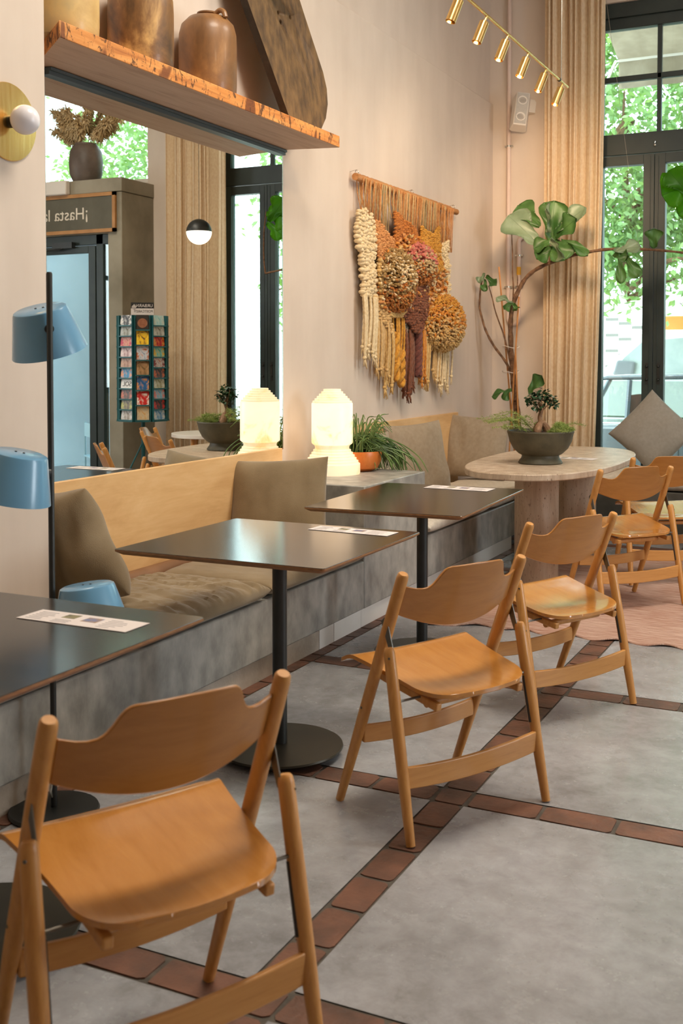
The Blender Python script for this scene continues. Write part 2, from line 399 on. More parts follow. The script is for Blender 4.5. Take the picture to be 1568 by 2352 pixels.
for r, (za, zb) in enumerate(((3.275, 3.715), (3.76, 4.15))):
    for xa, xb in ((.765, 1.207), (1.243, 1.652), (1.688, 2.097), (2.133, 2.575)):
        m = MB(); m.box((xa, Y0 + .03, za), (xb, Y0 + .036, zb)); m.build('glass_pane', GLASS, win)
m = MB(); m.ball((1.20, Y0 - .015, 3.16), .012); m.tube([(1.20, Y0 - .01, 3.16), (1.20, Y0 - .03, 3.175), (1.205, Y0 - .03, 3.19)], .004); m.build('hook', STEEL, win)

# concrete portal round the exit door, seen only in the mirror
po = thing('exit_portal', 'grey concrete portal box around the exit door, seen in the mirror', 'portal', (4.6, 9.0, 0)); po['kind'] = 'structure'
m = MB(); ox, oy = -4.6, -9.0
m.box((3.46 + ox, 8.77 + oy, 0), (3.63 + ox, YF + oy, 3.03)); m.box((5.42 + ox, 8.77 + oy, 0), (5.8 + ox, YF + oy, 3.03)); m.box((3.63 + ox, 8.77 + oy, 2.63), (5.42 + ox, YF + oy, 3.03))
m.build('portal_body', CONC2, po, bevel=.006)
m = MB(); m.box((3.452 + ox, 8.76 + oy, 3.034), (5.81 + ox, YF + oy, 3.17)); m.build('portal_slab', CONC2, po, bevel=.006)
dr = thing('door_1', 'dark framed glazed exit door below the wooden sign', 'door', (4.5, 8.85, 0)); dr['kind'] = 'structure'
m = MB(); ox, oy = -4.5, -8.85
for x0, x1 in ((3.63, 3.648), (3.714, 3.80), (5.36, 5.42)): m.box((x0 + ox, 8.80 + oy, 0), (x1 + ox, 8.88 + oy, 2.63))
m.box((3.63 + ox, 8.80 + oy, 2.53), (5.42 + ox, 8.88 + oy, 2.63)); m.box((3.63 + ox, 8.8 + oy, 0), (3.8 + ox, 8.88 + oy, .2)); m.build('frame', FRAME, dr, bevel=.004)
m = MB(); m.box((3.805 + ox, 8.79 + oy, .02), (3.89 + ox, 8.86 + oy, 2.52)); m.box((5.27 + ox, 8.79 + oy, .02), (5.355 + ox, 8.86 + oy, 2.52)); m.box((3.89 + ox, 8.79 + oy, .02), (5.27 + ox, 8.86 + oy, .2)); m.box((3.89 + ox, 8.79 + oy, 2.45), (5.27 + ox, 8.86 + oy, 2.52))
lf = m.build('door_leaf', FRAME, dr, bevel=.004)
m = MB(); m.box((3.89 + ox, 8.82 + oy, .2), (5.27 + ox, 8.826 + oy, 2.45)); m.box((3.648 + ox, 8.82 + oy, .2), (3.714 + ox, 8.826 + oy, 2.53)); m.build('glass_pane', GLASS, lf)
m = MB(); m.box((4.05 + ox, 8.73 + oy, 2.50), (4.3 + ox, 8.785 + oy, 2.56)); m.tube([(4.17 + ox, 8.74 + oy, 2.50), (4.45 + ox, 8.7 + oy, 2.47), (4.75 + ox, 8.77 + oy, 2.49)], .009); m.build('door_closer', BLACKM, dr)
w2 = thing('window_2', 'wide clear window above the concrete portal, seen in the mirror', 'window', (4.56, 9.4, 3.2)); w2['kind'] = 'structure'
m = MB()
for a, b in (((-1.03, 0), (1.04, .05)), ((-1.03, 1.05), (1.04, 1.1)), ((-1.03, 0), (-1.0, 1.1)), ((1.0, 0), (1.04, 1.1))): m.box((a[0], -.04, a[1]), (b[0], .04, b[1]))
f2 = m.build('frame', WHITEP, w2)
m = MB(); m.box((-1.0, -.003, .05), (1.0, .003, 1.05)); m.build('glass_pane', GLASS, w2)
for k, y in enumerate((4.75,)):  # window added out of view to let fill light in
    m = MB()
    for a, b in (((-.75, 0), (.75, .08)), ((-.75, 2.52), (.75, 2.6)), ((-.75, 0), (-.67, 2.6)), ((.67, 0), (.75, 2.6)), ((-.04, 0), (.04, 2.6)), ((-.75, 1.6), (.75, 1.66))): m.box((.06, a[0], a[1]), (.14, b[0], b[1]))
    o = struct(m.build('window_%d' % (k + 3), FRAME, loc=(X0, y, .9)), 'dark bars of the fill-light window added in the unseen right-hand wall')

# mirror on the left wall
mr = thing('wall_mirror', 'large wall mirror under the old timber shelf, reflecting the exit door', 'mirror', (XW, 4.47, .88))
m = MB(); m.box((.004, -.985, 0), (.012, .985, 1.678)); m.build('mirror_glass', MIRROR, mr)
m = MB(); m.box((.0, -.985, 1.66), (.035, .985, 1.688)); m.box((.035, -.985, 1.676), (.045, .985, 1.688)); m.build('top_channel', mat('channel_grey', (70, 80, 82), rough=.4), mr)
for y in (.985, -.992):
    m = MB(); m.box((.0, y, 0), (.013, y + .007, 1.68)); m.build('edge_trim', STEEL, mr)

# ------------------------------------------------------------------ benches
bn = thing('concrete_bench', 'long grey concrete bench with birch backrest under the mirror', 'bench', (.2, 3.2, 0))
m = MB(); m.box((-.08, -4, .10), (.30, 1.917, .35)); m.box((-.378, -.04, .10), (-.08, 1.917, .35)); m.build('seat_block', CONC, bn, bevel=.008)
m = MB(); m.box((-.08, -4, 0), (.28, -.045, .10)); m.box((-.378, -.045, 0), (.28, 1.44, .10)); m.build('plinth', PLINTH, bn)
m = MB(); m.box((-.378, 1.445, 0), (.28, 1.60, .098)); m.box((-.378, 1.604, 0), (.28, 1.917, .098)); m.build('plinth', TILE, bn)
m = MB(); m.box((-.378, -.04, .36), (-.355, 2.23, .889)); m.build('backrest', BIRCH, bn, bevel=.003)
m = MB(); m.tube([(-.325, -.03, .40), (-.325, 1.9, .40)], .045, 12); m.build('back_rail', mat('brown_rail', (118, 84, 58), (138, 100, 70), rough=.5, scale=4), bn)

lb = thing('lamp_ledge', 'tall grey concrete ledge between the two benches, carrying the lamp', 'ledge', (.16, 5.55, 0))
m = MB(); m.box((-.31, -.43, .10), (.34, .42, .737)); m.build('block', CONC, lb, bevel=.006)
m = MB()
for y0, y1 in ((-.43, -.03), (-.025, .42)): m.box((-.31, y0, 0), (.32, y1, .098))
m.build('plinth', TILE, lb, bevel=.002)

b2 = thing('concrete_bench', 'grey concrete bench with birch backrest below the woven hanging', 'bench', (.2, 7.2, 0))
m = MB(); m.box((-.38, -1.23, .10), (.30, 1.25, .35)); m.build('seat_block', CONC, b2, bevel=.008)
m = MB()
for y0, y1 in ((-1.225, -.4), (-.395, .55)): m.box((-.38, y0, 0), (.28, y1, .098))
m.build('plinth', TILE, b2, bevel=.002)
m = MB(); m.box((-.378, -1.22, .36), (-.352, 1.15, .962)); m.build('backrest', BIRCH, b2, bevel=.003)

b3 = thing('window_bench', 'dark concrete bench under the street window', 'bench', (1.75, 8.9, 0))
m = MB(); m.box((-.85, -.38, 0), (.72, .42, .38)); m.build('seat_block', mat('dark_concrete', (66, 66, 60), (92, 90, 84), rough=.6, scale=4, detail=8), b3, bevel=.008)

def ppow(v, p): return math.copysign(abs(v) ** p, v)
def wrinkle(x, y, seed, a, fr=6, st=(1, 1)):
    return a * noise.noise(Vector((x * fr * st[0] + seed * 7.1, y * fr * st[1] + seed * 3.3, seed)))
def pillow_mesh(wd, hg, th, seed, n=30, wr=.012, pin=.055):
    """square scatter cushion in the local XZ plane, facing -Y"""
    mb = MB()
    def side(sgn):
        def fn(u, v):
            a = math.sin((u * 2 - 1) * PI / 2); b = math.sin((v * 2 - 1) * PI / 2)
            x = wd / 2 * a * (1 - pin * (1 - b * b) * abs(a) ** 3); z = hg / 2 * b * (1 - pin * (1 - a * a) * abs(b) ** 3)
            t = (max(0, 1 - a * a) * max(0, 1 - b * b)) ** .42
            edge = (1 - t) * t * 4
            y = sgn * th / 2 * t + wrinkle(x, z, seed, wr * (t ** .4 if t > 0 else 0) * (1 + edge), 7, (1.6, .7)) + wrinkle(z, x, seed + 5, wr * .5 * t, 16, (.5, 1.5))
            sag = .02 * smooth(.2, -1, b) * t
            return (x, y + sgn * sag, z)
        return fn
    mb.sheet(side(-1), n, n); mb.sheet(side(1), n, n)
    return mb
def pillow(label, loc, rot, m_, size=(.48, .48, .17), seed=1, group='scatter cushions on the benches', wr=.012, pin=.055):
    mb = pillow_mesh(*size, seed, wr=wr, pin=pin)
    o = mb.build('cushion', m_, loc=loc, ang=60, fix=False)
    b = bmesh.new(); b.from_mesh(o.data); bmesh.ops.remove_doubles(b, verts=b.verts, dist=.0004); bmesh.ops.recalc_face_normals(b, faces=b.faces); b.to_mesh(o.data); b.free()
    o.rotation_mode = 'YXZ'; o.rotation_euler = rot
    return tag(o, label, 'cushion', group)
def seat_pad(label, x0, x1, y0, y1, z0, th, m_, seed, wr=.010, group='seat pads on the benches'):
    mb = MB(); wd, ln = x1 - x0, y1 - y0; n = 110
    def side(sgn):
        def fn(u, v):
            a = math.sin((u * 2 - 1) * PI / 2); b = math.sin((v * 2 - 1) * PI / 2)
            t = (max(0, 1 - abs(a) ** 9) * max(0, 1 - abs(b) ** 9)) ** .38
            x = wd / 2 * a * (1 - .012 * (1 - b * b)); y = ln / 2 * b * (1 - .02 * (1 - a * a))
            zz = sgn * th / 2 * t
            if sgn > 0: zz += (wrinkle(x, y, seed, wr * .4 * t, 5, (.35, 2.6)) + wrinkle(x, y + .25 * x, seed + 2, wr * .6 * t, 10, (.22, 3.0)) + wrinkle(x, y - .2 * x, seed + 4, wr * .42 * t, 22, (.16, 2.4)) + .012 * (1 - a * a) * (1 - b * b))
            return (x, y, zz)
        return fn
    mb.sheet(side(-1), n, n); mb.sheet(side(1), n, n)
    o = mb.build('seat_pad', m_, loc=((x0 + x1) / 2, (y0 + y1) / 2, z0 + th / 2), ang=60, fix=False)
    b = bmesh.new(); b.from_mesh(o.data); bmesh.ops.remove_doubles(b, verts=b.verts, dist=.0004); bmesh.ops.recalc_face_normals(b, faces=b.faces); b.to_mesh(o.data); b.free()
    return tag(o, label, 'seat cushion', group)
seat_pad('wrinkled taupe velvet seat pad on the mirror bench, beside the blue lamp', -.07, .525, 3.2, 4.095, .352, .09, VELVET, 3, .030)
seat_pad('smooth taupe velvet seat pad on the mirror bench, beside the concrete ledge', -.07, .525, 4.105, 5.1, .352, .09, VELVET, 8, .003)
seat_pad('taupe velvet seat pad at the near end of the mirror bench, behind the nearest table', .14, .525, 2.2, 3.15, .352, .09, VELVET, 5, .02)
seat_pad('pale linen seat pad on the bench below the woven hanging, nearer the ledge', -.1, .525, 5.99, 7.15, .352, .09, PALEC, 11, .005)
seat_pad('pale linen seat pad on the bench below the woven hanging, in the corner', -.1, .525, 7.16, 8.42, .352, .09, PALEC, 12, .008)
seat_pad('pale seat pad on the dark bench under the street window', .92, 2.44, 8.5, 9.26, .382, .13, PALEC, 14, .004)  # pad's whiteness is window light put into the cloth colour

pillow('plump taupe velvet cushion at the near end of the mirror bench, behind the lamp pole', (.055, 3.325, .655), (R(17), R(-14), R(2)), VELVET, (.42, .45, .25), 2, wr=.026, pin=-.02)
pillow('taupe velvet cushion leaning on the concrete ledge, left of the glowing lamp', (.09, 4.94, .622), (R(-14), R(-4), R(8)), VELVET, (.54, .52, .17), 4, wr=.010)
pillow('small linen cushion half hidden behind the trailing plant', (-.02, 6.38, .69), (R(-12), 0, R(78)), LINEN, (.46, .46, .15), 6)
pillow('pale linen cushion upright on the far bench, right of the trailing plant', (.06, 6.95, .70), (R(-12), R(-3), R(62)), LINEN, (.5, .52, .18), 7)
pillow('taupe linen cushion facing the room in the bench corner beside the fig', (.06, 8.18, .70), (R(-14), R(2), R(4)), LINEN, (.50, .50, .17), 9)
pillow('grey linen cushion standing on its corner against the street window', (1.27, 8.98, .80), (R(-12), R(42), R(2)), GREYL, (.50, .50, .20), 10, wr=.009)

# ------------------------------------------------------------------ folding chairs
def make_chair(label, loc, rz, group):
    t = thing('folding_chair', label, 'chair', loc, rz, group)
    ZT = [(0, .788), (.098, .785), (.108, .7825), (.116, .777), (.124, .766), (.134, .746), (.144, .731), (.155, .7235), (.17, .7205), (.19, .722), (.21, .727), (.23, .733)]
    def zt(a):
        for (x0, z0), (x1, z1) in zip(ZT, ZT[1:]):
            if a <= x1: return z0 + (z1 - z0) * (a - x0) / (x1 - x0)
        return .733
    def zb(a): return .588 + .052 * (a / .224) ** 2
    def back(u, v):
        x = .224 * (2 * u - 1); a = abs(x); z = zb(a) + (zt(a) - zb(a)) * v
        return (x, .08 + (.77 - z) * .41 - .052 * (1 - (x / .224) ** 2) - .006, z)
    m = MB(); m.slab(back, 104, 8, (0, .011, 0)); m.build('backrest', BEECH, t, bevel=.003, ang=50)
    def seat(u, v):
        y = -.028 + .43 * v; d = y + .028; hw = .207 + .045 * v * v
        if d < .10: hw -= .10 * (1 - math.sqrt(max(0, 1 - (1 - d / .10) ** 2)))
        f = .402 - y
        if f < .03: hw -= .03 * (1 - math.sqrt(max(0, 1 - (1 - f / .03) ** 2)))
        a = 2 * u - 1; x = hw * a
        z = .419 + .058 * min(1, d / .36) - .022 * smooth(.34, .405, y) - .013 * (1 - a * a) * smooth(-.03, .1, y) * (1 - .6 * smooth(.25, .4, y))
        return (x, y + .012 * a * a * (1 - v) - .004 * a * a * v, z)
    m = MB()
    vv = lambda v: .5 - .5 * math.cos(PI * v)
    m.slab(lambda u, v: seat(u, vv(v)), 24, 34, (0, 0, -.012)); m.build('seat', BEECHY, t, bevel=.003, ang=50)
    for s in (-1, 1):
        m = MB(); P0 = Vector((s * .241, .08, .772)); P1 = Vector((s * .241, .396, .004))
        ts = (0, .006, .02, .3, .62, 1.0); m.tube([P0.lerp(P1, q) for q in ts], [.013, .0165, .018, .0185, .018, .0135], 16)
        lg = m.build('long_leg', BEECHV, t)
        m = MB(); q = P0.lerp(P1, .57); m.tube([(s * .257, q.y, q.z), (s * .260, q.y, q.z)], .004, 10); m.build('rivet', DSTEEL, lg)
        m = MB(); Q0 = Vector((s * .267, .116, .552)); Q1 = Vector((s * .276, .002, .004))
        m.tube([Q0.lerp(Q1, q) for q in (0, .008, .03, .35, .7, 1)], [.011, .015, .0175, .0185, .017, .0135], 16)
        lg = m.build('short_leg', BEECHV, t)
        m = MB(); m.tube([Q0.lerp(Q1, .30) + Vector((-s * .0165, 0, 0)), Q0.lerp(Q1, .56) + Vector((-s * .0165, 0, 0))], .005, 6); m.build('slot', mat('dark_slot', (48, 38, 28)), lg)
        m = MB(); m.tube([Q0.lerp(Q1, .05) + Vector((s * .012, -.012, 0)), Q0.lerp(Q1, .05) + Vector((s * .014, -.0135, 0))], .0035, 8); m.build('rivet', DSTEEL, lg)
        m = MB(); m.prism([(.104, .525), (.124, .525), (.168, .618), (.152, .632), (.134, .61)], -.0012, .0012, 0, Matrix.Translation((s * .254, 0, 0)) @ Matrix(((0, 0, 1, 0), (1, 0, 0, 0), (0, 1, 0, 0), (0, 0, 0, 1))))
        m.build('hinge_plate', DSTEEL, t)
        m = MB(); m.box((s * .165 - .011, .055, .366), (s * .165 + .011, .375, .390)); m.build('seat_runner', BEECHV, t, rot=(R(7), 0, 0), bevel=.004)
    def board(x, y0, dy, z0, h):
        return lambda u, v: (x * (2 * u - 1), y0 + dy * (1 - (2 * u - 1) ** 2) + .1 * 0 * v, z0 + h * v - .012 * (1 - (2 * u - 1) ** 2))
    m = MB(); m.slab(board(.262, .032, -.008, .155, .064), 16, 2, (0, .014, 0)); m.build('stretcher', BEECHX, t, bevel=.003)
    m = MB(); m.slab(board(.228, .285, -.008, .212, .056), 16, 2, (0, .014, 0)); m.build('stretcher', BEECHX, t, bevel=.003)
    m = MB(); m.tube([(-.15, .085, .372), (.15, .085, .372)], .013, 12); m.build('seat_rail', BEECHV, t)
    m = MB(); m.tube([(-.262, .082, .398), (.262, .082, .398)], .004, 8); m.build('pivot_rod', DSTEEL, t)
    return t
BEECHY = wood('beech_seat', (184, 121, 50), (193, 130, 58), (201, 139, 67), 'y', .26, 3, coat=1.0)
G = 'folding beech chairs'
ch = make_chair('nearest beech folding chair, cut by the bottom edge, facing the left table', (1.758, 1.644, 0), R(61.4), G)
dup(ch, (1.815, 3.103, 0), R(61.8), 'beech folding chair facing the middle dark table, on bare concrete', G)
dup(ch, (1.873, 4.210, 0), R(62.0), 'beech folding chair at the farther dark table, its back legs just short of the rug', G)
dup(ch, (1.738, 6.125, .014), R(49.3), 'beech folding chair on the rug, pulled up to the front of the stone table', G)
dup(ch, (1.786, 6.86, .014), R(31.6), 'beech folding chair at the right edge by the far end of the stone table', G)
dup(ch, (2.63, 7.90, 0), R(68), 'beech folding chair seen only in the mirror, behind another chair', G)

# ------------------------------------------------------------------ pedestal tables and menus
def pedestal(label, cx, cy, wx, wy, rz, bx=0, by=0):
    t = thing('pedestal_table', label, 'table', (cx, cy, 0), rz, 'square dark pedestal tables')
    def rr(hx, hy, r):
        o = []
        for sx, sy, a0 in ((1, 1, 0), (-1, 1, 90), (-1, -1, 180), (1, -1, 270)):
            for k in range(5): q = R(a0 + 22.5 * k); o.append((sx * (hx - r) + r * math.cos(q), sy * (hy - r) + r * math.sin(q)))
        return o
    m = MB(); hx, hy = wx / 2, wy / 2
    A = rr(hx, hy, .012); B = rr(hx - .001, hy - .001, .012); D = rr(hx - .018, hy - .018, .012); n = len(A)
    vs = [(x, y, .740) for x, y in B] + [(x, y, .7385) for x, y in A] + [(x, y, .732) for x, y in A] + [(x, y, .720) for x, y in D]
    fs = [tuple(range(n))]; mi = [0]
    for k in range(3):
        for i in range(n): fs.append((k * n + i, (k + 1) * n + i, (k + 1) * n + (i + 1) % n, k * n + (i + 1) % n)); mi.append(0 if k == 0 else 1)
    fs.append(tuple(3 * n + i for i in range(n - 1, -1, -1))); mi.append(1)
    m.add(vs, fs); m.m = mi; m.build('tabletop', [LAMIN, PLYEDGE], t, ang=20)
    m = MB(); m.lathe([(.026, .03), (.026, .70)], 24, (bx, by, 0)); m.build('pole', BLACKM, t)
    m = MB(); m.box((bx - .14, by - .14, .70), (bx + .14, by + .14, .72)); m.build('top_plate', BLACKM, t, bevel=.004)
    m = MB(); m.lathe([(.0, .022), (.221, .022), (.225, .026), (.223, .032), (.04, .038), (.0, .038)], 64, (bx, by, 0)); bp = m.build('base', BRONZEM, t)
    for q in (20, 110, 200, 290):
        m = MB(); m.lathe([(.018, .0), (.02, .004), (.014, .022)], 12, (bx + .165 * math.cos(R(q)), by + .165 * math.sin(R(q)), 0)); m.build('glide', BLACKM, bp)
    return t
pedestal('dark square pedestal table at the left edge, beside the blue lamp', .92, 1.935, .82, .81, 0, .03, .02)
pedestal('dark pedestal table in the middle, warm lamp light on its top', .908, 3.445, .815, .81, 0, .07, -.085)
pedestal('farther dark pedestal table in front of the trailing plant', .935, 4.806, .735, 1.03, R(2.4), .03, -.06)
def menu(label, cx, cy, rz, z=.7412, lx=.34, ly=.1):
    m = MB(); hx, hy = lx / 2, ly / 2
    m.box((-hx, -hy, 0), (hx, hy, .0006), 0)
    def r(x0, y0, x1, y1, mi): m.box((x0 - hx, y0 - hy, .0006), (x1 - hx, y1 - hy, .0009), mi)
    r(.30 * lx, .5 * ly, .42 * lx, .85 * ly, 2); r(.50 * lx, .4 * ly, .64 * lx, .8 * ly, 3)
    for k in range(6):
        y = (.14 + .13 * k) * ly
        r(.05 * lx, y, (.16 + .08 * random.random()) * lx, y + .035 * ly, 1); r(.70 * lx, y, (.8 + .13 * random.random()) * lx, y + .03 * ly, 1)
    for k in range(3): r(.29 * lx, (.1 + .1 * k) * ly, .44 * lx, (.13 + .1 * k) * ly, 1)
    o = m.build('menu_sheet', [PAPER, INK, PHOTO1, PHOTO2], loc=(cx, cy, z), rot=(0, 0, rz))
    tag(o, label, 'menu', 'printed menu sheets')
menu('white menu sheet on the nearest dark table', 1.075, 2.17, R(0))
menu('white menu sheet on the middle dark table', 1.077, 3.755, R(-3))
menu('white menu sheet on the dark table by the trailing plant', .978, 5.225, R(-1.5), ly=.13)
menu('white menu sheet lying behind the planted bowl on the stone table', 1.07, 7.12, R(-6), z=.7412, lx=.34, ly=.13)

# ------------------------------------------------------------------ timber shelf and what stands on it
sh = thing('timber_shelf', 'old timber shelf with charred patches above the mirror', 'shelf', (XW, 4.35, 2.571))
Bm, nt, b = nodes('old_beam_face')
v = coords(nt, (10, 1, 10)); base = ramp(nt, nz(nt, v, 3, 6, .6, .6), [(.3, (168, 98, 42)), (.5, (208, 136, 66)), (.75, (228, 164, 94))])
pit = ramp(nt, nz(nt, coords(nt, (2, 5, 3)), 5.5, 7, .72, 1.0), [(.405, (60, 38, 22)), (.45, (255, 255, 255))])
blot = ramp(nt, nz(nt, coords(nt, (1, 2.2, 1)), 3.3, 2, .5, .3), [(.37, (110, 70, 44)), (.40, (255, 255, 255))])
nt.links.new(mixc(nt, .8, mixc(nt, .85, base, pit, 'MULTIPLY'), blot, 'MULTIPLY'), b.inputs['Base Color']); b.inputs['Roughness'].default_value = .65
bump(nt, b, pit, .4, .006)
m = MB()
ou = [(.0, -.90), (.338, -1.16), (.338, 1.18), (.0, 1.10)]
def beam(u, v):
    q = u * 4; i = min(3, int(q)); f = q - i
    x0, y0 = ou[i]; x1, y1 = ou[(i + 1) % 4]; x, y = x0 + (x1 - x0) * f, y0 + (y1 - y0) * f
    k = .0025 * noise.noise(Vector((x * 5, y * 6, v * 3)))
    return (x + (k if x > .3 else 0), y, .064 * v + k)
m.prism(ou, 0, .064, 0, None, 1, 2)
m.build('beam', [OLDBEAM, Bm, OLDBEAMU], sh, bevel=.004)

def jar_mat(name, a, b_, c_, lo=.35, hi=.62):
    m, nt, b = nodes(name); v = coords(nt, (1, 1, .8))
    n = nz(nt, v, 3.6, 6, .6, .4)
    nt.links.new(ramp(nt, n, [(lo, a), ((lo + hi) / 2, b_), (hi, c_)]), b.inputs['Base Color']); b.inputs['Roughness'].default_value = .42
    b.inputs['Coat Weight'].default_value = .1
    bump(nt, b, nz(nt, v, 25, 5), .15, .004); return m
def rimmed(prof, th=.012):
    return prof + [(r - th, z) for r, z in reversed(prof[-3:])]
def stoneware(label, y, x, r, h, mt, nr, handle=False):
    t = thing('stoneware_jar', label, 'jar', (x, y, 2.636), 0, 'stoneware jars on the timber shelf')
    m = MB()
    m.lathe([(0, .0), (r * .93, 0), (r * .98, .012), (r, .06), (r * 1.0, h * .62), (r * .985, h * .74), (r * .9, h * .85), (r * .66, h * .935), (nr * 1.15, h * .955), (nr * 1.0, h * .97), (nr * 1.12, h * .985), (nr * 1.12, h), (nr * .8, h), (nr * .75, h * .9), (0, h * .9)], 48)
    m.build('body', mt, t)
    if handle:
        m = MB(); m.tube(curve([(nr * .9, .0, h * .955), (nr * 1.7, .0, h * 1.0), (nr * 2.3, 0, h * .97), (nr * 2.55, 0, h * .90)], 5), .012, 10); m.build('handle', mt, t, rot=(0, 0, R(-10)))
stoneware('pale yellow stoneware jar at the left end of the shelf, cut by the pier', 3.42, -.02, .142, .42, jar_mat('pale_glaze', (186, 150, 92), (214, 182, 120), (196, 172, 122)), .06)
stoneware('tall brown and cream stoneware jar in the middle of the shelf', 3.93, -.02, .142, .41, jar_mat('mottled_glaze', (66, 46, 30), (128, 92, 54), (206, 166, 104), .36, .6), .06)
stoneware('reddish brown stoneware jar with small handle beside the leaning board', 4.46, -.02, .138, .40, jar_mat('brown_glaze', (92, 64, 38), (136, 96, 56), (186, 138, 82), .32, .7), .045, True)

ob = thing('threshing_board', 'thick old wooden board with three holes leaning at the right end of the shelf', 'board', (.045, 5.30, 2.640), rot=(0, R(-7), 0))
out = [(-.19, .055), (-.15, .005), (.0, .0), (.10, .0), (.19, .02), (.27, .10), (.315, .20), (.325, .29), (.30, .36), (.13, .62), (-.10, .98), (-.55, .95), (-.50, .66), (-.44, .50)]
# the foot at the left tapers so the left edge is a long straight side
out = [(-.17, .01), (-.12, .0), (.10, .0), (.19, .03), (.27, .11), (.315, .20), (.325, .29), (.30, .38), (.13, .68), (-.05, 1.02), (-.66, .96), (-.50, .56)]
mo = MB(); M_ = Matrix(((0, 0, 1, 0), (1, 0, 0, 0), (0, 1, 0, 0), (0, 0, 0, 1)))
mo.prism(out, -.02, .02, 0, M_, 1)
o = mo.build('plank', [mat('old_board', (74, 54, 30), (116, 88, 52), rough=.65, scale=7, stretch=(1, 3, 1.4), detail=8, bmp=.4, bscale=24), mat('old_board_edge', (42, 34, 24), (60, 48, 34), rough=.8, scale=12, bmp=.3, bscale=40)], ob, bevel=.006)
cut = MB()
for y, z in ((-.165, .585), (-.03, .60), (-.15, .540)): cut.tube([(-.2, y + .08, z), (.2, y - .08, z)], .0145, 14)
co = cut.build('hole_cutter', BARK, ob); o.modifiers.clear(); bo = o.modifiers.new('holes', 'BOOLEAN'); bo.object = co; bo.operation = 'DIFFERENCE'; bo.solver = 'EXACT'
bpy.context.view_layer.update()
dg = bpy.context.evaluated_depsgraph_get(); me = bpy.data.meshes.new_from_object(o.evaluated_get(dg)); o.modifiers.clear(); o.data = me
bpy.data.objects.remove(co)

# ------------------------------------------------------------------ brass sconce on the pier
sc_ = thing('wall_sconce', 'round brass wall sconce with white glass globe on the pier', 'wall lamp', (.12, 2.963, 2.224))
RX = Matrix.Rotation(R(90), 4, 'Y')
m = MB(); m.lathe([(0, 0), (.132, 0), (.136, .003), (.134, .007), (.05, .010), (0, .010)], 64, M=RX); m.build('disc', BRASS, sc_)
m = MB(); m.lathe([(0, .008), (.022, .008), (.022, .026), (.017, .03), (0, .03)], 24, M=RX); m.build('lamp_holder', BLACKM, sc_)
m = MB(); m.ball((.076, 0, 0), .051, 32, 20); m.build('globe', OPALG, sc_)

# ------------------------------------------------------------------ blue three-shade floor lamp
fp = thing('floor_lamp', 'black floor lamp with three tilted blue shades beside the nearest table', 'floor lamp', (.60, 2.61, 0))
m = MB(); m.lathe([(0, 0), (.135, 0), (.138, .006), (.134, .014), (.02, .018), (0, .018)], 48); m.build('base', BLACKM, fp)
m = MB(); m.lathe([(.0095, .015), (.0095, 1.655), (.007, 1.66), (0, 1.66)], 16); m.build('pole', BLACKM, fp)
m = MB(); m.tube([(.0, -.011, .05), (.0, -.016, .07), (0, -.011, .09)], .004, 6); m.build('cable_clip', STEEL, fp)
def shade(off, z, rot, name='lamp_shade'):
    m = MB(); q = [(.0, .070), (.074, .070), (.082, .066), (.085, .060), (.117, -.068), (.118, -.072), (.1155, -.072), (.082, .060), (.0, .066)]
    m.lathe(q, 56); s = m.build(name, BLUE, fp, loc=(off[0], off[1], z), rot=rot)
    m = MB()
    for dx in (-.012, .012): m.ball((dx, 0, .071), (.004, .004, .002), 8, 5)
    m.build('screw', BLACKM, s)
    d = Vector((off[0], off[1], 0)); n = d.normalized()
    m = MB(); m.tube([n * .004 + Vector((0, 0, z)), n * max(.02, d.length - .098) + Vector((0, 0, z))], .014, 16); m.build('swivel_knob', BLACKM, fp)
shade((-.085, .075), 1.488, (R(16), R(-9), R(25.9)))
shade((-.045, -.105), 1.05, (R(2), R(12), R(25.9)))
shade((.09, .065), .632, (R(-2), R(-7), R(25.9)))

# ------------------------------------------------------------------ alabaster lamp and trailing plant on the ledge
al = thing('alabaster_lamp', 'glowing stepped alabaster table lamp on the concrete ledge', 'table lamp', (.07, 5.61, .737))
m = MB(); p = [(0, 0), (.158, 0), (.161, .006), (.161, .058)]
for k in range(6): p += [(.161 - .0105 * k - .004, .062 + .0155 * k), (.161 - .0105 * (k + 1), .066 + .0155 * k), (.161 - .0105 * (k + 1), .0765 + .0155 * k)]
p += [(.100, .160), (.106, .170)]
m.lathe(p + [(0, .170)], 64); m.build('lamp_foot', ALABF, al)
m = MB(); m.lathe([(0, .168), (.108, .168), (.117, .176), (.118, .182), (.118, .402), (.116, .406), (0, .406)], 64); m.build('lamp_body', ALAB, al)
m = MB(); p = [(0, .404), (.113, .404)]
for k in range(6): p += [(.113 - .0125 * k, .404 + .0135 * (k + 1) - .002), (.113 - .0125 * k - .002, .404 + .0135 * (k + 1)), (.113 - .0125 * (k + 1), .404 + .0135 * (k + 1))]
m.lathe(p + [(0, .485)], 64); m.build('stepped_cap', ALABF, al)

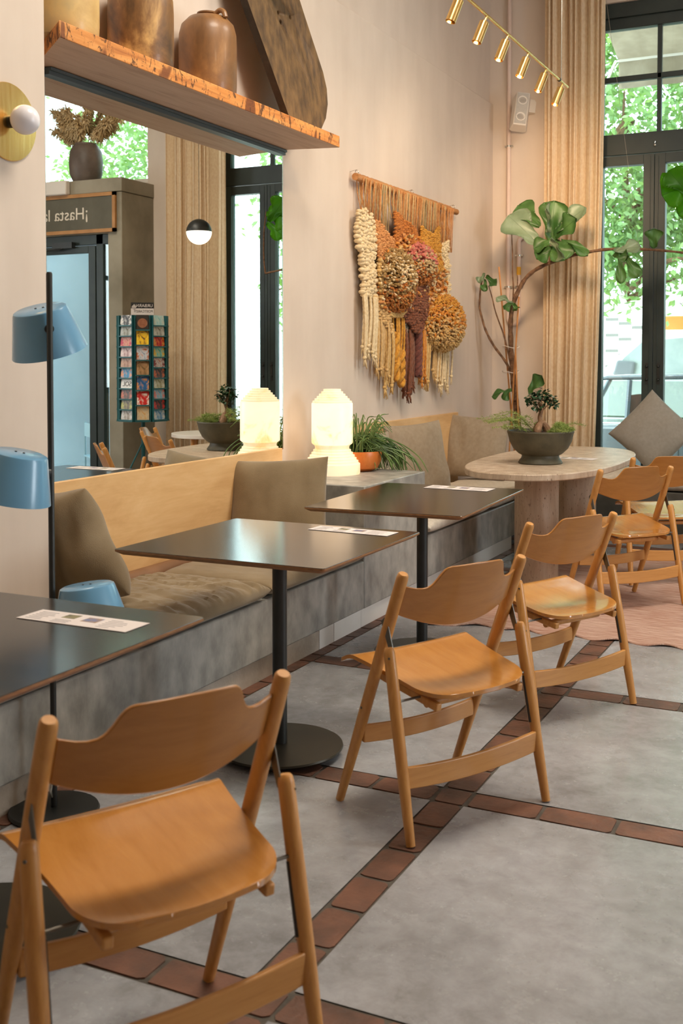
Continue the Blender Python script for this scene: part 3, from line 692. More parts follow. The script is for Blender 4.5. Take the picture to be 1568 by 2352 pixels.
tp = thing('trailing_plant', 'trailing thin-stemmed green plant in an orange pot beside the glowing lamp', 'potted plant', (.14, 5.83, .737))
m = MB(); m.lathe([(0, 0), (.075, 0), (.11, .02), (.128, .06), (.132, .105), (.128, .118), (.12, .118), (.118, .09), (0, .085)], 40); m.build('pot', COPPER, tp)
m = MB(); m.lathe([(0, .10), (.118, .095)], 24); m.build('soil', SOIL, tp)
m = MB(); rd = random.Random(4)
for k in range(190):
    a = rd.uniform(0, 2 * PI); r0 = rd.uniform(.01, .1)
    p0 = Vector((r0 * math.cos(a), r0 * math.sin(a), .1))
    if k < 120:   # fall over the front right edge of the ledge
        a = rd.gauss(R(58), .45); L = rd.uniform(.06, .36); up = rd.uniform(.03, .11)
        d = Vector((math.cos(a), math.sin(a), 0))
        pts = [p0, p0 + d * .03 + Vector((0, 0, up)), p0 + d * (.06 + .25 * L) + Vector((0, 0, up * .9)), p0 + d * (.10 + .48 * L) + Vector((0, 0, up * .3 - .1 * L)), p0 + d * (.12 + .6 * L) + Vector((0, 0, -.06 - .42 * L * rd.random()))]
    else:
        L = rd.uniform(.08, .24); d = Vector((math.cos(a), math.sin(a), 0)); s = rd.uniform(.2, 1)
        pts = [p0, p0 + d * .03 * s + Vector((0, 0, L * .6)), p0 + d * (.09 * s) + Vector((0, 0, L)), p0 + d * (.17 * s) + Vector((rd.uniform(-.02, .02), 0, L * rd.uniform(.5, 1.15)))]
    for q in pts[1:]: q.x += rd.uniform(-.012, .012); q.z = max(q.z, .012 if (q.x < .33 and q.y < .12) else -.3)
    cc = curve(pts, 4); m.tube(cc, [.0034 if i < len(cc) - 2 else .0018 for i in range(len(cc))], 5)
m.build('trailing_stems', mat('rhipsalis_green', (58, 84, 40), (122, 150, 78), rough=.45, scale=9), tp)['kind'] = 'stuff'

# ------------------------------------------------------------------ woven wall hanging
wh = thing('woven_wall_hanging', 'ochre and cream woven fibre hanging with fringes on a wooden rod', 'wall hanging', (XW, 7.3, 0))
m = MB(); m.tube([(.05, -.955, 2.553), (.05, .925, 2.551)], .0235, 20)
rod = m.build('rod', wood('rod_wood', (150, 96, 50), (186, 128, 74), (206, 150, 96), 'y', .5, 5), wh)
for y in (-.93, 0, .86):
    m = MB(); m.tube([(.05 + .012 * math.cos(q * .7), y, 2.585 + .012 * math.sin(q * .7)) for q in range(10)], .002, 6); m.tube([(0, y, 2.59), (.05, y, 2.60)], .002, 6); m.build('hook_ring', STEEL, wh)
rd = random.Random(9)
def yarn(name, c, c2=None): return mat(name, c, c2 or tuple(min(255, int(q * 1.18)) for q in c), rough=.95, scale=60, sheen=.2, bmp=.3, bscale=220)
YC = {'cream': yarn('cream_yarn', (214, 188, 140), (236, 216, 178)), 'peach': yarn('peach_yarn', (188, 122, 66), (214, 156, 96)), 'rust': yarn('rust_yarn', (156, 88, 32), (200, 126, 52)), 'mustard': yarn('mustard_yarn', (186, 124, 34), (216, 160, 64)),
      'amber': yarn('amber_yarn', (186, 108, 30), (220, 150, 62)), 'gold': yarn('gold_yarn', (196, 154, 88), (220, 186, 124)), 'brown': yarn('brown_yarn', (104, 58, 36), (134, 78, 50)), 'grey': yarn('grey_yarn', (128, 116, 96), (156, 142, 120)),
      'tan': yarn('tan_yarn', (194, 154, 96), (216, 180, 124)), 'plum': yarn('plum_yarn', (96, 52, 44), (124, 74, 62)), 'pink': yarn('pink_yarn', (188, 100, 86), (210, 126, 110)), 'sage': yarn('sage_yarn', (178, 152, 104), (198, 174, 128))}
reg = [('cream', .028, [(-0.94, 2.35), (-0.8, 2.36), (-0.7, 2.33), (-0.64, 2.11), (-0.67, 2.0), (-0.68, 1.89), (-0.61, 1.8), (-0.85, 1.79), (-0.88, 1.98), (-0.93, 2.15), (-0.94, 2.23)]),
       ('peach', .018, [(-0.7, 2.3), (-0.62, 2.31), (-0.53, 2.26), (-0.37, 2.2), (-0.34, 2.1), (-0.47, 2.05), (-0.63, 2.04), (-0.67, 2.17)]),
       ('rust', .017, [(-0.4, 2.4), (-0.33, 2.4), (-0.15, 2.35), (0.01, 2.31), (0.08, 2.25), (0.11, 2.19), (0.03, 2.0), (-0.25, 2.0), (-0.36, 2.1), (-0.39, 2.2)]),
       ('mustard', .017, [(0.07, 2.35), (0.17, 2.33), (0.3, 2.31), (0.45, 2.39), (0.47, 2.16), (0.54, 2.08), (0.28, 2.0), (0.15, 2.1), (0.07, 2.25)]),
       ('cream', .022, [(0.47, 2.25), (0.73, 2.31), (0.76, 1.94), (0.74, 1.78), (0.58, 1.82), (0.51, 2.08)]),
       ('amber', .022, [(0.2, 2.05), (0.53, 2.09), (0.59, 1.93), (0.73, 1.80), (0.29, 1.68), (0.12, 1.74), (0.18, 1.94)]),
       ('gold', .022, [(-0.65, 2.05), (-0.4, 2.09), (-0.1, 2.1), (-0.1, 1.85), (-0.25, 1.68), (-0.47, 1.67), (-0.63, 1.79), (-0.67, 1.96)]),
       ('brown', .024, [(-0.15, 2.0), (0.22, 2.0), (0.2, 1.75), (0.14, 1.61), (-0.05, 1.57), (-0.25, 1.69), (-0.23, 1.85)]),
       ('grey', .026, [(-0.27, 1.76), (-0.11, 1.76), (-0.03, 1.55), (-0.15, 1.52), (-0.24, 1.62)]),
       ('tan', .024, [(-0.7, 1.8), (-0.6, 1.81), (-0.4, 1.65), (-0.42, 1.56), (-0.6, 1.64), (-0.72, 1.73)])]
def inside(p, poly):
    c = False; j = len(poly) - 1
    for i in range(len(poly)):
        if (poly[i][1] > p[1]) != (poly[j][1] > p[1]) and p[0] < (poly[j][0] - poly[i][0]) * (p[1] - poly[i][1]) / (poly[j][1] - poly[i][1]) + poly[i][0]: c = not c
        j = i
    return c
for k, (cn, sp, poly) in enumerate(reg):
    m = MB(); ys = [p[0] for p in poly]; zs = [p[1] for p in poly]; row = 0; z = min(zs)
    while z < max(zs):
        y = min(ys) + (sp / 2 if row % 2 else 0)
        while y < max(ys):
            if inside((y, z), poly):
                r = sp * rd.uniform(.42, .85)
                bl = noise.noise(Vector((y * 7, z * 7, k)))
                m.ball((.055 + .012 * (k % 4) + .02 * bl, y + rd.uniform(-.2, .2) * sp, z + rd.uniform(-.2, .2) * sp), (r * 1.25, r * 1.1, r * .8), 7, 4)
            y += sp
        z += sp * .72; row += 1
    m.build('knotted_pile', YC[cn], wh, fix=False, ang=180)['kind'] = 'stuff'
def pom(cy, cz, ry, rz, rx, mats, n, seed, tl=.035):
    r_ = random.Random(seed); ms = {c: MB() for c in mats}
    for k in range(n):
        a, bb = r_.uniform(0, 2 * PI), math.acos(r_.uniform(0, 1)); d = Vector((math.cos(bb), math.sin(bb) * math.cos(a), math.sin(bb) * math.sin(a)))
        p = Vector((.055 + rx * d.x, cy + ry * d.y, cz + rz * d.z)); c = mats[min(len(mats) - 1, max(0, int((.5 - .62 * d.z + r_.gauss(0, .22)) * len(mats))))]
        q = Vector((r_.uniform(-1, 1), r_.uniform(-1, 1), r_.uniform(-1, .5))).normalized() * tl
        ms[c].tube([p - d * .02, p, p + d * tl * .6 + q * .4, p + d * tl * .45 + q], [.005, .009, .008, .004], 5)
    for c in mats:
        if c == mats[0]: ms[c].ball((.05, cy, cz), (rx * .9, ry * .9, rz * .9), 16, 10)
        if ms[c].v: ms[c].build('shaggy_tuft', YC[c], wh, fix=False, ang=180)['kind'] = 'stuff'
pom(-.38, 1.93, .27, .205, .12, ['gold', 'cream', 'gold', 'rust'], 1500, 1, .026)
pom(.05, 2.075, .25, .14, .11, ['pink', 'sage', 'rust'], 1000, 2, .026)
pom(.54, 1.665, .34, .205, .14, ['mustard', 'amber', 'tan', 'gold'], 1900, 3, .027)
for cn, n_ in (('amber', 90), ('gold', 80), ('rust', 80), ('peach', 50), ('cream', 40)):
    m = MB()
    for k in range(n_ * 2):
        y, z = rd.uniform(-.64, .62), rd.uniform(1.72, 2.26)
        if cn == 'cream' and z > 2.05 and y > -.4: y = .6 + .1 * rd.random()
        if z > 2.3 - .5 * abs(y) ** 1.5: continue
        x = .075; d = Vector((.5, rd.uniform(-1, 1), rd.uniform(-1, .6))).normalized(); e = Vector((.4, rd.uniform(-1, 1), rd.uniform(-1, 1))).normalized()
        m.tube([(x - .02, y, z), (x + .01, y, z), Vector((x + .012, y, z)) + d * .022, Vector((x, y, z)) + d * .024 + e * .02], [.006, .0105, .0095, .005], 5)
    m.build('loose_tuft', YC[cn], wh, fix=False, ang=180)['kind'] = 'stuff'
# warp threads from rod to cloth
tops = lambda y: 2.36 if y < -.68 else (2.27 if y < -.42 else (2.40 if y < -.28 else (2.32 - .1 * (y + .28) if y < .05 else (2.33 if y < .4 else 2.27))))
for cn in ('peach', 'sage'):
    m = MB()
    for k in range(110):
        y = -.885 + 1.67 * k / 109 + rd.uniform(-.004, .004)
        pick = 'sage' if rd.random() < (.7 if (-.6 < y < -.28 or .1 < y < .42) else .22) else 'peach'
        if pick != cn: continue
        for dx in (.026, -.024):
            e = y + rd.uniform(-.018, .018)
            m.tube([(.05, y, 2.579), (.05 + dx, y, 2.553), (.05 + dx * .8, (y + e) / 2, 2.46), (.062, e, tops(y) - .05)], .0033, 5)
    m.build('warp_threads', YC[cn], wh, fix=False, ang=180)['kind'] = 'stuff'
def fringe(cn, y0, y1, z0, z1, n, r=.0085, zv=.05):
    m = MB()
    for k in range(n):
        y = y0 + (y1 - y0) * (k + .5) / n; e = y + rd.uniform(-.02, .02); zb_ = z1 + rd.uniform(-zv, zv); x = .055 + rd.uniform(0, .03)
        cc = curve([(x, y, z0), (x + .006, (y * 2 + e) / 3, z0 * .6 + zb_ * .4), (x - .004, e, zb_)], 10)
        m.tube(cc, [r * (1 + .16 * (-1) ** i) for i in range(len(cc))], 6)
        m.ball((x - .004, e, zb_), (r * 1.8, r * 1.8, r * 1.5), 7, 5)
        for j in range(4):
            a = rd.uniform(0, 2 * PI); m.tube([(x - .004, e, zb_), (x + .012 * math.cos(a), e + .014 * math.sin(a), zb_ - rd.uniform(.04, .075))], [r * .5, r * .3], 4)
    m.build('fringe', YC[cn], wh, fix=False, ang=180)
fringe('cream', -.89, -.66, 1.80, 1.44, 14); fringe('tan', -.66, -.47, 1.67, 1.34, 10); fringe('gold', -.51, -.35, 1.60, 1.23, 8); fringe('mustard', -.37, -.2, 1.70, 1.36, 9)
fringe('brown', -.2, .01, 1.60, 1.18, 11, zv=.06); fringe('amber', .12, .22, 1.62, 1.27, 5); fringe('gold', .2, .3, 1.60, 1.24, 5); fringe('cream', .46, .76, 1.56, 1.22, 14); fringe('tan', .38, .5, 1.50, 1.26, 5)
m = MB()
for s in range(3):
    m.tube([(.075 + .014 * math.sin(q * .55 + s * 2.094), .06 + .026 * math.cos(q * .55 * 1 + s * 2.094), 1.63 - .012 * q) for q in range(31)], .019, 8)
m.build('braid', YC['plum'], wh, fix=False, ang=180)
m = MB()
for y, z0, z1 in ((-.335, 1.58, 1.24), (-.24, 1.45, 1.2)):
    for s in range(2): m.tube([(.07 + .014 * math.sin(q * .5 + s * PI), y + .02 * math.cos(q * .5 + s * PI), z0 + (z1 - z0) * q / 24) for q in range(25)], .017, 8)
m.build('twisted_loop', YC['mustard'], wh, fix=False, ang=180)

# ------------------------------------------------------------------ track spots, speaker, pipes
tk = thing('track_light', 'brass rail of small spotlights hanging high in front of the plaster wall', 'track light', (.97, 6.3, 3.224))
m = MB(); m.tube([(0, -2.6, 0), (0, 1.07, 0)], .0085, 14); m.build('rail', BRASS, tk)
for y in (-2.2, .9):
    m = MB(); m.tube([(0, y, 0), (0, y, ZC - 3.224)], .003, 6); m.build('suspension_wire', STEEL, tk)
m = MB(); m.lathe([(.013, -.004), (.013, .004)], 14, M=Matrix.Translation((0, .85, 0)) @ Matrix.Rotation(R(90), 4, 'X')); m.build('rail_collar', BLACKM, tk)
GLOWW = mat('warm_lamp_disc', (255, 236, 200), emit=6, ec=(255, 226, 180))
for k, y in enumerate((-2.3, -1.6, -1.055, -.655, -.275, .13, .53, .935)):  # first head, out of view, is added for warm fill
    t = Matrix.Translation((0, y, -.008)) @ Matrix.Rotation(R(17), 4, 'Y') @ Matrix.Rotation(R(-14), 4, 'X')
    m = MB(); m.tube([(0, 0, .006), (0, 0, -.03)], .007, 10, M=t); m.lathe([(0, -.03), (.022, -.03), (.026, -.034), (.0265, -.15), (.0245, -.15), (.0235, -.125), (0, -.125)], 28, M=t); s = m.build('spot_head', BRASS, tk)
    m = MB(); m.lathe([(0, -.1235), (.0225, -.1235)], 20, M=t); m.build('lamp_disc', GLOWW, s)
    p = tk.location + (t @ Vector((0, 0, -.155)))
    e, to = [(3, (-.3, 4.2, 2.0)), (5, (-.3, 5.0, 2.0)), (9, (-.3, 5.6, 2.1)), (12, (-.3, 6.6, 2.0)), (14, (-.3, 7.6, 2.0)), (32, (-.1, 8.4, 2.3)), (58, (.2, 9.2, 2.3)), (66, (.4, 9.15, 2.7))][k]
    l = light('spot_beam', 'SPOT', p, e, (1, .70, .42), spot_size=R(105 if k < 6 else 64), spot_blend=1.0, shadow_soft_size=.06); aim(l, to)

for k, (x, y, e) in enumerate(((1.9, 3.5, 92), (2.8, 5.9, 66))):   # two unseen ceiling lamps, added as overhead fill
    cl_ = thing('ceiling_fill_light', 'unseen round ceiling lamp added as fill %s' % ('above the dark tables', 'above the open floor')[k], 'fill light', (x, y, ZC), 0, 'added ceiling fill lamps')
    m = MB(); m.lathe([(0, -.05), (.74, -.05), (.76, -.04), (.76, 0), (0, 0)], 40); m.build('housing', WHITEP, cl_)
    m = MB(); m.lathe([(0, -.055), (.70, -.055), (.71, -.05)], 40); m.build('diffuser', mat('fill_diffuser', (255, 246, 230), emit=1.2), cl_)
    light('ceiling_fill', 'AREA', (x, y, ZC - .07), e, (1, .89, .75), shape='DISK', size=1.4)
sp = thing('wall_speaker', 'white wall speaker tilted down beside the thin vertical pipe', 'speaker', (.12, 9.12, 3.49), rot=(R(-14), R(8), R(22)))
m = MB(); m.prism([(-.055, -.07), (.055, -.07), (.075, .05), (.05, .075), (-.05, .075), (-.075, .05)], -.15, .15); m.build('cabinet', WHITEP, sp, bevel=.008)
m = MB(); m.box((-.048, -.074, -.14), (.048, -.070, .14)); g = m.build('grille', mat('speaker_grille', (170, 164, 156), (190, 184, 176), rough=.6, scale=300), sp, bevel=.003)
for z in (.075, -.075):
    m = MB(); m.lathe([(.03, .0), (.036, .003), (.04, .0)], 28, M=Matrix.Translation((0, -.0745, z)) @ Matrix.Rotation(R(90), 4, 'X')); m.build('driver_ring', WHITEP, g)
m = MB(); m.tube([(.03, .06, .1), (.08, .14, .13)], .012, 8); m.box((.05, .10, .06), (.13, .155, .18)); m.build('bracket', WHITEP, sp)

pi_ = thing('wall_pipe', 'thin pinkish pipe with a u-bend and yellow band in the corner', 'pipe', (-.03, 9.275, 0))
PIPE = mat('painted_pipe', (214, 190, 176), (222, 200, 186), rough=.5)
m = MB(); pts = [(0, 0, 4.99), (0, 0, 1.80), (.004, 0, 1.74)] + [(.05 - .046 * math.cos(R(a)), 0, 1.74 - .046 * math.sin(R(a))) for a in range(20, 180, 20)] + [(.096, 0, 1.74), (.096, 0, 2.40), (.102, 0, 2.43), (.125, .0, 2.445), (.14, .018, 2.445)]
m.tube(pts, .018, 12); pp = m.build('pipe', PIPE, pi_)
m = MB(); m.lathe([(.0185, 2.12), (.0185, 2.19)], 16, (.096, 0, 0)); m.build('yellow_band', mat('yellow_tape', (226, 170, 40), rough=.4), pi_)
for x, z in ((0, 3.24), (0, 2.02), (.096, 2.02), (.096, 2.29)):
    m = MB(); m.lathe([(.0195, z - .008), (.0195, z + .008)], 14, (x, 0, 0)); m.box((x - .035, -.002, z - .007), (x + .035, .02, z + .007)); m.build('pipe_clip', STEEL, pi_)

# ------------------------------------------------------------------ curtains
def curtain(label, x0, x1, y, z0, z1, n, seed, taper=0):
    m = MB()
    def fn(u, v):
        uu = u + .012 * math.sin(6 * v + seed) * math.sin(PI * u)
        q = uu * n + .35 * noise.noise(Vector((uu * 4, v * .8, seed)))
        x = x0 + (x1 - x0) * (u + .035 * math.sin(5.1 * PI * u + seed)) - taper * u * (1 - v) ** 2
        amp = .055 * (.6 + .9 * noise.noise(Vector((u * 9, seed, 1)))) * (.8 + .2 * v) + .004
        return (x + .012 * math.sin(4 * PI * q), y + amp * math.sin(2 * PI * q) + .01 * noise.noise(Vector((u * 20, v * 3, seed))), z0 + (z1 - z0) * v)
    m.sheet(fn, n * 14, 24); o = m.build('curtain', CURT, fix=False, ang=180)
    return tag(o, label, 'curtain')
curtain('long oatmeal curtain at the corner side of the street window, left of its frame', .30, .835, 9.16, .03, 4.98, 9, 1, .07)
curtain('long oatmeal curtain at the far side of the street window, seen in the mirror', 2.52, 3.16, 9.14, .03, 4.98, 9, 4, -.03)

# ------------------------------------------------------------------ fiddle-leaf fig in the corner
def leafy(name, c1, c2, tr=.35):
    m, nt, b = nodes(name); c = ramp(nt, nz(nt, coords(nt), 7, 5), [(.35, c1), (.65, c2)])
    nt.links.new(c, b.inputs['Base Color']); b.inputs['Roughness'].default_value = .38
    t = nt.nodes.new('ShaderNodeBsdfTranslucent'); nt.links.new(mixc(nt, .35, c, lin((190, 220, 40))), t.inputs[0])
    mx = nt.nodes.new('ShaderNodeMixShader'); mx.inputs[0].default_value = tr
    nt.links.new(b.outputs[0], mx.inputs[1]); nt.links.new(t.outputs[0], mx.inputs[2]); nt.links.new(mx.outputs[0], nt.nodes['Material Output'].inputs[0]); return m
FIGB = leafy('fig_leaf_backlit', (78, 150, 36), (110, 178, 50), .75); FIG = leafy('fig_leaf_green', (62, 104, 50), (104, 146, 80)); FIGL = leafy('fig_leaf_underside', (122, 144, 112), (150, 168, 136), .25)  # FIGB: brighter green paints light from behind into three leaves
fg = thing('fiddle_leaf_fig', 'tall bare-stemmed fiddle-leaf fig tied to stakes in the corner by the curtain', 'tree', (.20, 8.82, 0))
m = MB(); m.lathe([(0, 0), (.15, 0), (.165, .02), (.195, .40), (.2, .42), (.185, .42), (.18, .38), (0, .37)], 40); m.build('pot', mat('grey_pot', (96, 92, 84), (112, 108, 100), rough=.7, scale=8), fg)
m = MB(); m.lathe([(0, .39), (.18, .385)], 24); m.build('soil', SOIL, fg)
def loc_(p): return Vector((p[0] - .20, p[1] - 8.82, p[2]))
def br(pts, r0, r1, name='branch'):
    cc = curve([loc_(p) for p in pts], 8); n = len(cc)
    m = MB(); m.tube([q + Vector((noise.noise(q * 9), noise.noise(q * 9 + Vector((5, 0, 0))), 0)) * .006 for q in cc], [(r0 + (r1 - r0) * i / (n - 1)) * (1 + .12 * math.sin(i * 2.1)) for i in range(n)], 9); return m.build(name, BARK, fg)
br([(.22, 8.82, .36), (.205, 8.8, .8), (.158, 8.78, 1.41), (.165, 8.75, 1.78), (.288, 8.73, 2.05), (.517, 8.72, 2.175), (.897, 8.70, 2.25), (1.306, 8.66, 2.232), (1.75, 8.6, 2.16)], .026, .008, 'trunk')
br([(.17, 8.8, 1.16), (.127, 8.8, 1.32), (-.04, 8.8, 1.56), (-.115, 8.8, 1.75), (-.128, 8.8, 1.9), (-.115, 8.8, 2.02), (-.085, 8.8, 2.09)], .012, .006)
br([(.16, 8.79, 1.28), (.114, 8.77, 1.515), (.03, 8.76, 1.76), (-.033, 8.75, 2.0)], .009, .004)
br([(.165, 8.76, 1.76), (.168, 8.78, 1.95), (.155, 8.79, 2.2), (.15, 8.79, 2.42)], .008, .004)
br([(.195, 8.76, 1.05), (.205, 8.75, 1.2), (.21, 8.74, 1.33), (.208, 8.73, 1.48)], .010, .005)
br([(.205, 8.8, .6), (.235, 8.77, .85), (.215, 8.76, 1.05), (.2, 8.75, 1.2)], .014, .009)
br([(.21, 8.75, 1.98), (.214, 8.76, 2.05), (.212, 8.76, 2.08)], .005, .003)
br([(.52, 8.72, 2.175), (.545, 8.70, 2.24), (.56, 8.7, 2.34)], .012, .006)
STK = mat('bamboo_stake', (176, 116, 60), (200, 140, 82), rough=.6, scale=10)
for a, b_ in (((.025, 8.84, 2.16), (.19, 8.84, .38)), ((.235, 8.72, 1.9), (.14, 8.74, .38)), ((.215, 8.7, 1.45), (.255, 8.74, .38))):
    m = MB(); m.tube([loc_(a), loc_(b_)], .007, 8); m.build('stake', STK, fg)
for z in (1.285, 1.49):
    m = MB(); m.tube([Vector((-.05 + .07 * math.cos(q), -.04 + .06 * math.sin(q), z + .01 * math.sin(q * 2))) for q in [R(20 * k) for k in range(19)]], .0025, 5); m.build('tie_string', WHITEP, fg)
def leaf(base, tip, W, face=(.35, -1, .25), bend=.15, m_=None, wav=.02, seed=0):
    b0, t0 = loc_(base), loc_(tip); t = t0 - b0; L = t.length; t.normalize(); n = Vector(face); n = (n - t * n.dot(t)).normalized(); s = t.cross(n)
    prof = [(0, .08), (.08, .30), (.2, .42), (.35, .40), (.5, .62), (.68, .95), (.82, 1.0), (.92, .78), (.98, .4), (1, .05)]
    def wd(v):
        for (a, x), (c, y) in zip(prof, prof[1:]):
            if v <= c: return x + (y - x) * (v - a) / (c - a)
        return .05
    def fn(u, v):
        a = 2 * u - 1; w_ = wd(v) * W / 2
        q = b0 + t * (L * v) + s * (a * w_) - n * (bend * L * v * v) + n * (.28 * abs(a) * w_ * (1 - .4 * v)) + n * (wav * math.sin(9 * v + 3 * a + seed) * abs(a))
        return q
    mb = MB(); mb.slab(fn, 8, 16, n * -.0012); mb.tube([fn(.5, k / 10) + n * .001 for k in range(11)], [.004 - .0003 * k for k in range(11)], 5); return mb.build('leaf', m_ or FIG, fg, fix=False, ang=180)
Y = 8.70
for k, (a, b_, W, fc, bd, mm_) in enumerate([
        ((.40, Y, 2.32), (.165, Y - .05, 2.57), .23, (.3, -1, .35), .1, FIGL), ((.41, Y, 2.46), (.22, Y + .02, 2.66), .17, (.2, -1, .1), .15, FIG),
        ((.50, Y, 2.33), (.535, Y - .02, 2.66), .19, (.2, -1, .1), .1, FIG), ((.54, Y, 2.36), (.70, Y - .1, 2.50), .16, (.2, -1, .5), .2, FIG),
        ((.55, Y, 2.40), (.76, Y - .06, 2.60), .13, (-.3, -1, .3), .2, FIGL), ((.55, Y, 2.36), (.37, Y - .05, 2.29), .11, (.2, -1, .6), .1, FIG),
        ((.53, Y, 2.35), (.64, Y - .08, 2.20), .17, (.3, -1, .3), .15, FIG), ((.59, Y, 2.35), (.82, Y - .06, 2.24), .09, (.2, -.7, .8), .15, FIG),
        ((.54, Y, 2.29), (.40, Y - .06, 2.2), .12, (0, -1, .3), .1, FIG), ((.50, Y - .05, 2.64), (.50, Y - .1, 2.40), .12, (-.9, -.35, 0), .1, FIGL),
        ((.53, Y - .06, 2.36), (.62, Y - .14, 2.18), .12, (-.9, -.4, .1), .1, FIGL),
        ((1.02, 8.66, 2.23), (1.20, 8.62, 2.28), .12, (.1, -1, .5), .3, FIGL), ((1.06, 8.66, 2.22), (1.085, 8.6, 1.98), .075, (.2, -1, .1), .05, FIG), ((1.1, 8.66, 2.21), (1.215, 8.6, 2.02), .10, (.2, -1, .2), .05, FIG),
        ((1.0, 8.68, 2.2), (1.12, 8.62, 2.2), .1, (.1, -1, .2), .2, FIG), ((1.322, 8.65, 2.24), (1.33, 8.6, 2.385), .13, (.1, -1, 0), .12, FIG),
        ((1.66, 8.5, 2.70), (1.41, 8.45, 2.62), .27, (-.2, -1, .1), .05, FIG), ((1.62, 8.46, 2.60), (1.46, 8.42, 2.79), .18, (-.1, -1, .1), .08, FIG), ((1.7, 8.55, 2.6), (1.52, 8.5, 2.48), .14, (-.1, -1, .1), .1, FIG),
        ((.19, Y, 1.85), (.06, Y - .03, 1.91), .07, (.1, -.8, .7), .15, FIGL), ((.2, Y, 1.85), (.13, Y - .05, 1.80), .07, (.1, -1, .4), .1, FIG), ((.2, Y, 1.84), (.235, Y - .05, 1.79), .06, (.1, -1, .4), .1, FIG),
        ((-.05, 8.74, 2.08), (.04, 8.7, 2.0), .08, (.1, -1, .2), .1, FIG), ((-.06, 8.74, 2.1), (-.12, 8.72, 2.03), .06, (.1, -1, .2), .1, FIGL), ((-.06, 8.74, 2.05), (-.06, 8.7, 1.96), .06, (.1, -1, .2), .1, FIG),
        ((.17, Y, 1.14), (.02, Y - .04, 1.10), .07, (.1, -.8, .7), .2, FIG), ((.18, Y, 1.15), (.12, Y - .04, 1.06), .07, (.1, -1, .4), .2, FIG), ((.33, Y, 1.10), (.43, Y - .02, 1.26), .12, (-.3, -1, 0), .1, FIG)]):
    leaf(a, b_, W * (1.28 if k < 11 else 1.1), fc, bd, FIGB if k in (16, 17, 18) else mm_, seed=k)
br([(1.75, 8.6, 2.16), (1.74, 8.56, 2.45), (1.68, 8.5, 2.7)], .008, .005)
m = MB(); m.tube([(.82, 8.70, 4.99), (1.21, 8.665, 2.235)], .0012, 5)
tag(m.build('support_wire', STEEL), 'fine taut wire running down to the long fig branch', 'wire')

# ------------------------------------------------------------------ stone table, planted bowl, rug
st = thing('stone_table', 'oval travertine table on two round column legs', 'table', (.985, 7.06, .012))
out = []
for k in range(96):
    e = 2 * PI * k / 96; out.append((.45 * ppow(math.cos(e), 2 / 2.5), 1.06 * ppow(math.sin(e), 2 / 2.5)))
m = MB(); m.prism(out, .688, .728); m.build('tabletop', TRAV, st, bevel=.006)
for x, y in ((.0, -.44), (.027, .46)):
    m = MB(); m.lathe([(.135, 0), (.135, .688)], 48, (x, y, 0)); m.build('leg', TRAV, st)
bw = thing('planted_bowl', 'dark footed bowl planted with a small bonsai and feathery fern', 'potted plant', (.985, 6.70, .7405))
m = MB(); m.lathe([(0, 0), (.134, 0), (.138, .006), (.130, .02), (.118, .035), (.115, .052), (.135, .062), (.170, .095), (.193, .14), (.203, .185), (.208, .198), (.206, .206), (.196, .205), (.188, .18), (0, .17)], 64); m.build('bowl', POTG, bw)
m = MB(); m.sheet(lambda u, v: (.187 * v * math.cos(2 * PI * u), .187 * v * math.sin(2 * PI * u), .198 - .016 * v * v + .008 * noise.noise(Vector((math.cos(2 * PI * u) * v * 5, math.sin(2 * PI * u) * v * 5, 0)))), 30, 8); m.build('soil', SOIL, bw)
m = MB()
for a in (20, 140, 265): m.tube(curve([(.052 * math.cos(R(a)), .052 * math.sin(R(a)), .18), (.034 * math.cos(R(a)), .034 * math.sin(R(a)), .225), (.008, 0, .262)], 5), [.014, .018, .022, .024, .024, .022, .022, .02, .018, .016, .014], 10)
m.tube(curve([(.006, 0, .24), (-.006, .004, .29), (.006, 0, .335), (-.012, .0, .38)], 5), [.017 - .0006 * k for k in range(16)], 10)
for a, h in ((0, .40), (70, .42), (150, .39), (215, .43), (290, .40)): m.tube(curve([(0, 0, .32), (.03 * math.cos(R(a)), .03 * math.sin(R(a)), .35), (.075 * math.cos(R(a)), .075 * math.sin(R(a)), h)], 4), [.006, .006, .005, .005, .004, .004, .003, .003, .002], 6)
m.build('bonsai_trunk', mat('bonsai_bark', (120, 88, 62), (158, 122, 92), rough=.8, scale=30, bmp=.4, bscale=80), bw)
rd = random.Random(3)
def tiny_leaves(m, n, cen, rad, s):
    for k in range(n):
        d = Vector((rd.gauss(0, 1), rd.gauss(0, 1), rd.gauss(0, 1))).normalized() * rd.uniform(.4, 1)
        p = Vector(cen) + Vector((d.x * rad[0], d.y * rad[1], d.z * rad[2])); t = Vector((rd.uniform(-1, 1), rd.uniform(-1, 1), rd.uniform(-.7, .5))).normalized(); a = t.cross(Vector((rd.uniform(-.4, .4), rd.uniform(-.4, .4), 1))).normalized(); n_ = a.cross(t)
        w_ = s * rd.uniform(.7, 1.2)
        m.add([p, p + t * w_ * .5 + a * w_ * .32 + n_ * .002, p + t * w_, p + t * w_ * .5 - a * w_ * .32 + n_ * .002], [(0, 1, 2, 3)])
m = MB()
for c_, r_, n_ in (((-.05, -.02, .40), (.055, .05, .04), 85), ((.0, .01, .43), (.05, .05, .04), 80), ((.055, .03, .395), (.045, .05, .035), 75), ((-.02, -.01, .36), (.06, .06, .03), 50), ((.075, .05, .37), (.025, .03, .02), 24)): tiny_leaves(m, n_, c_, r_, .034)
m.build('bonsai_foliage', DLEAF, bw, fix=False, ang=180)['kind'] = 'stuff'
m = MB()
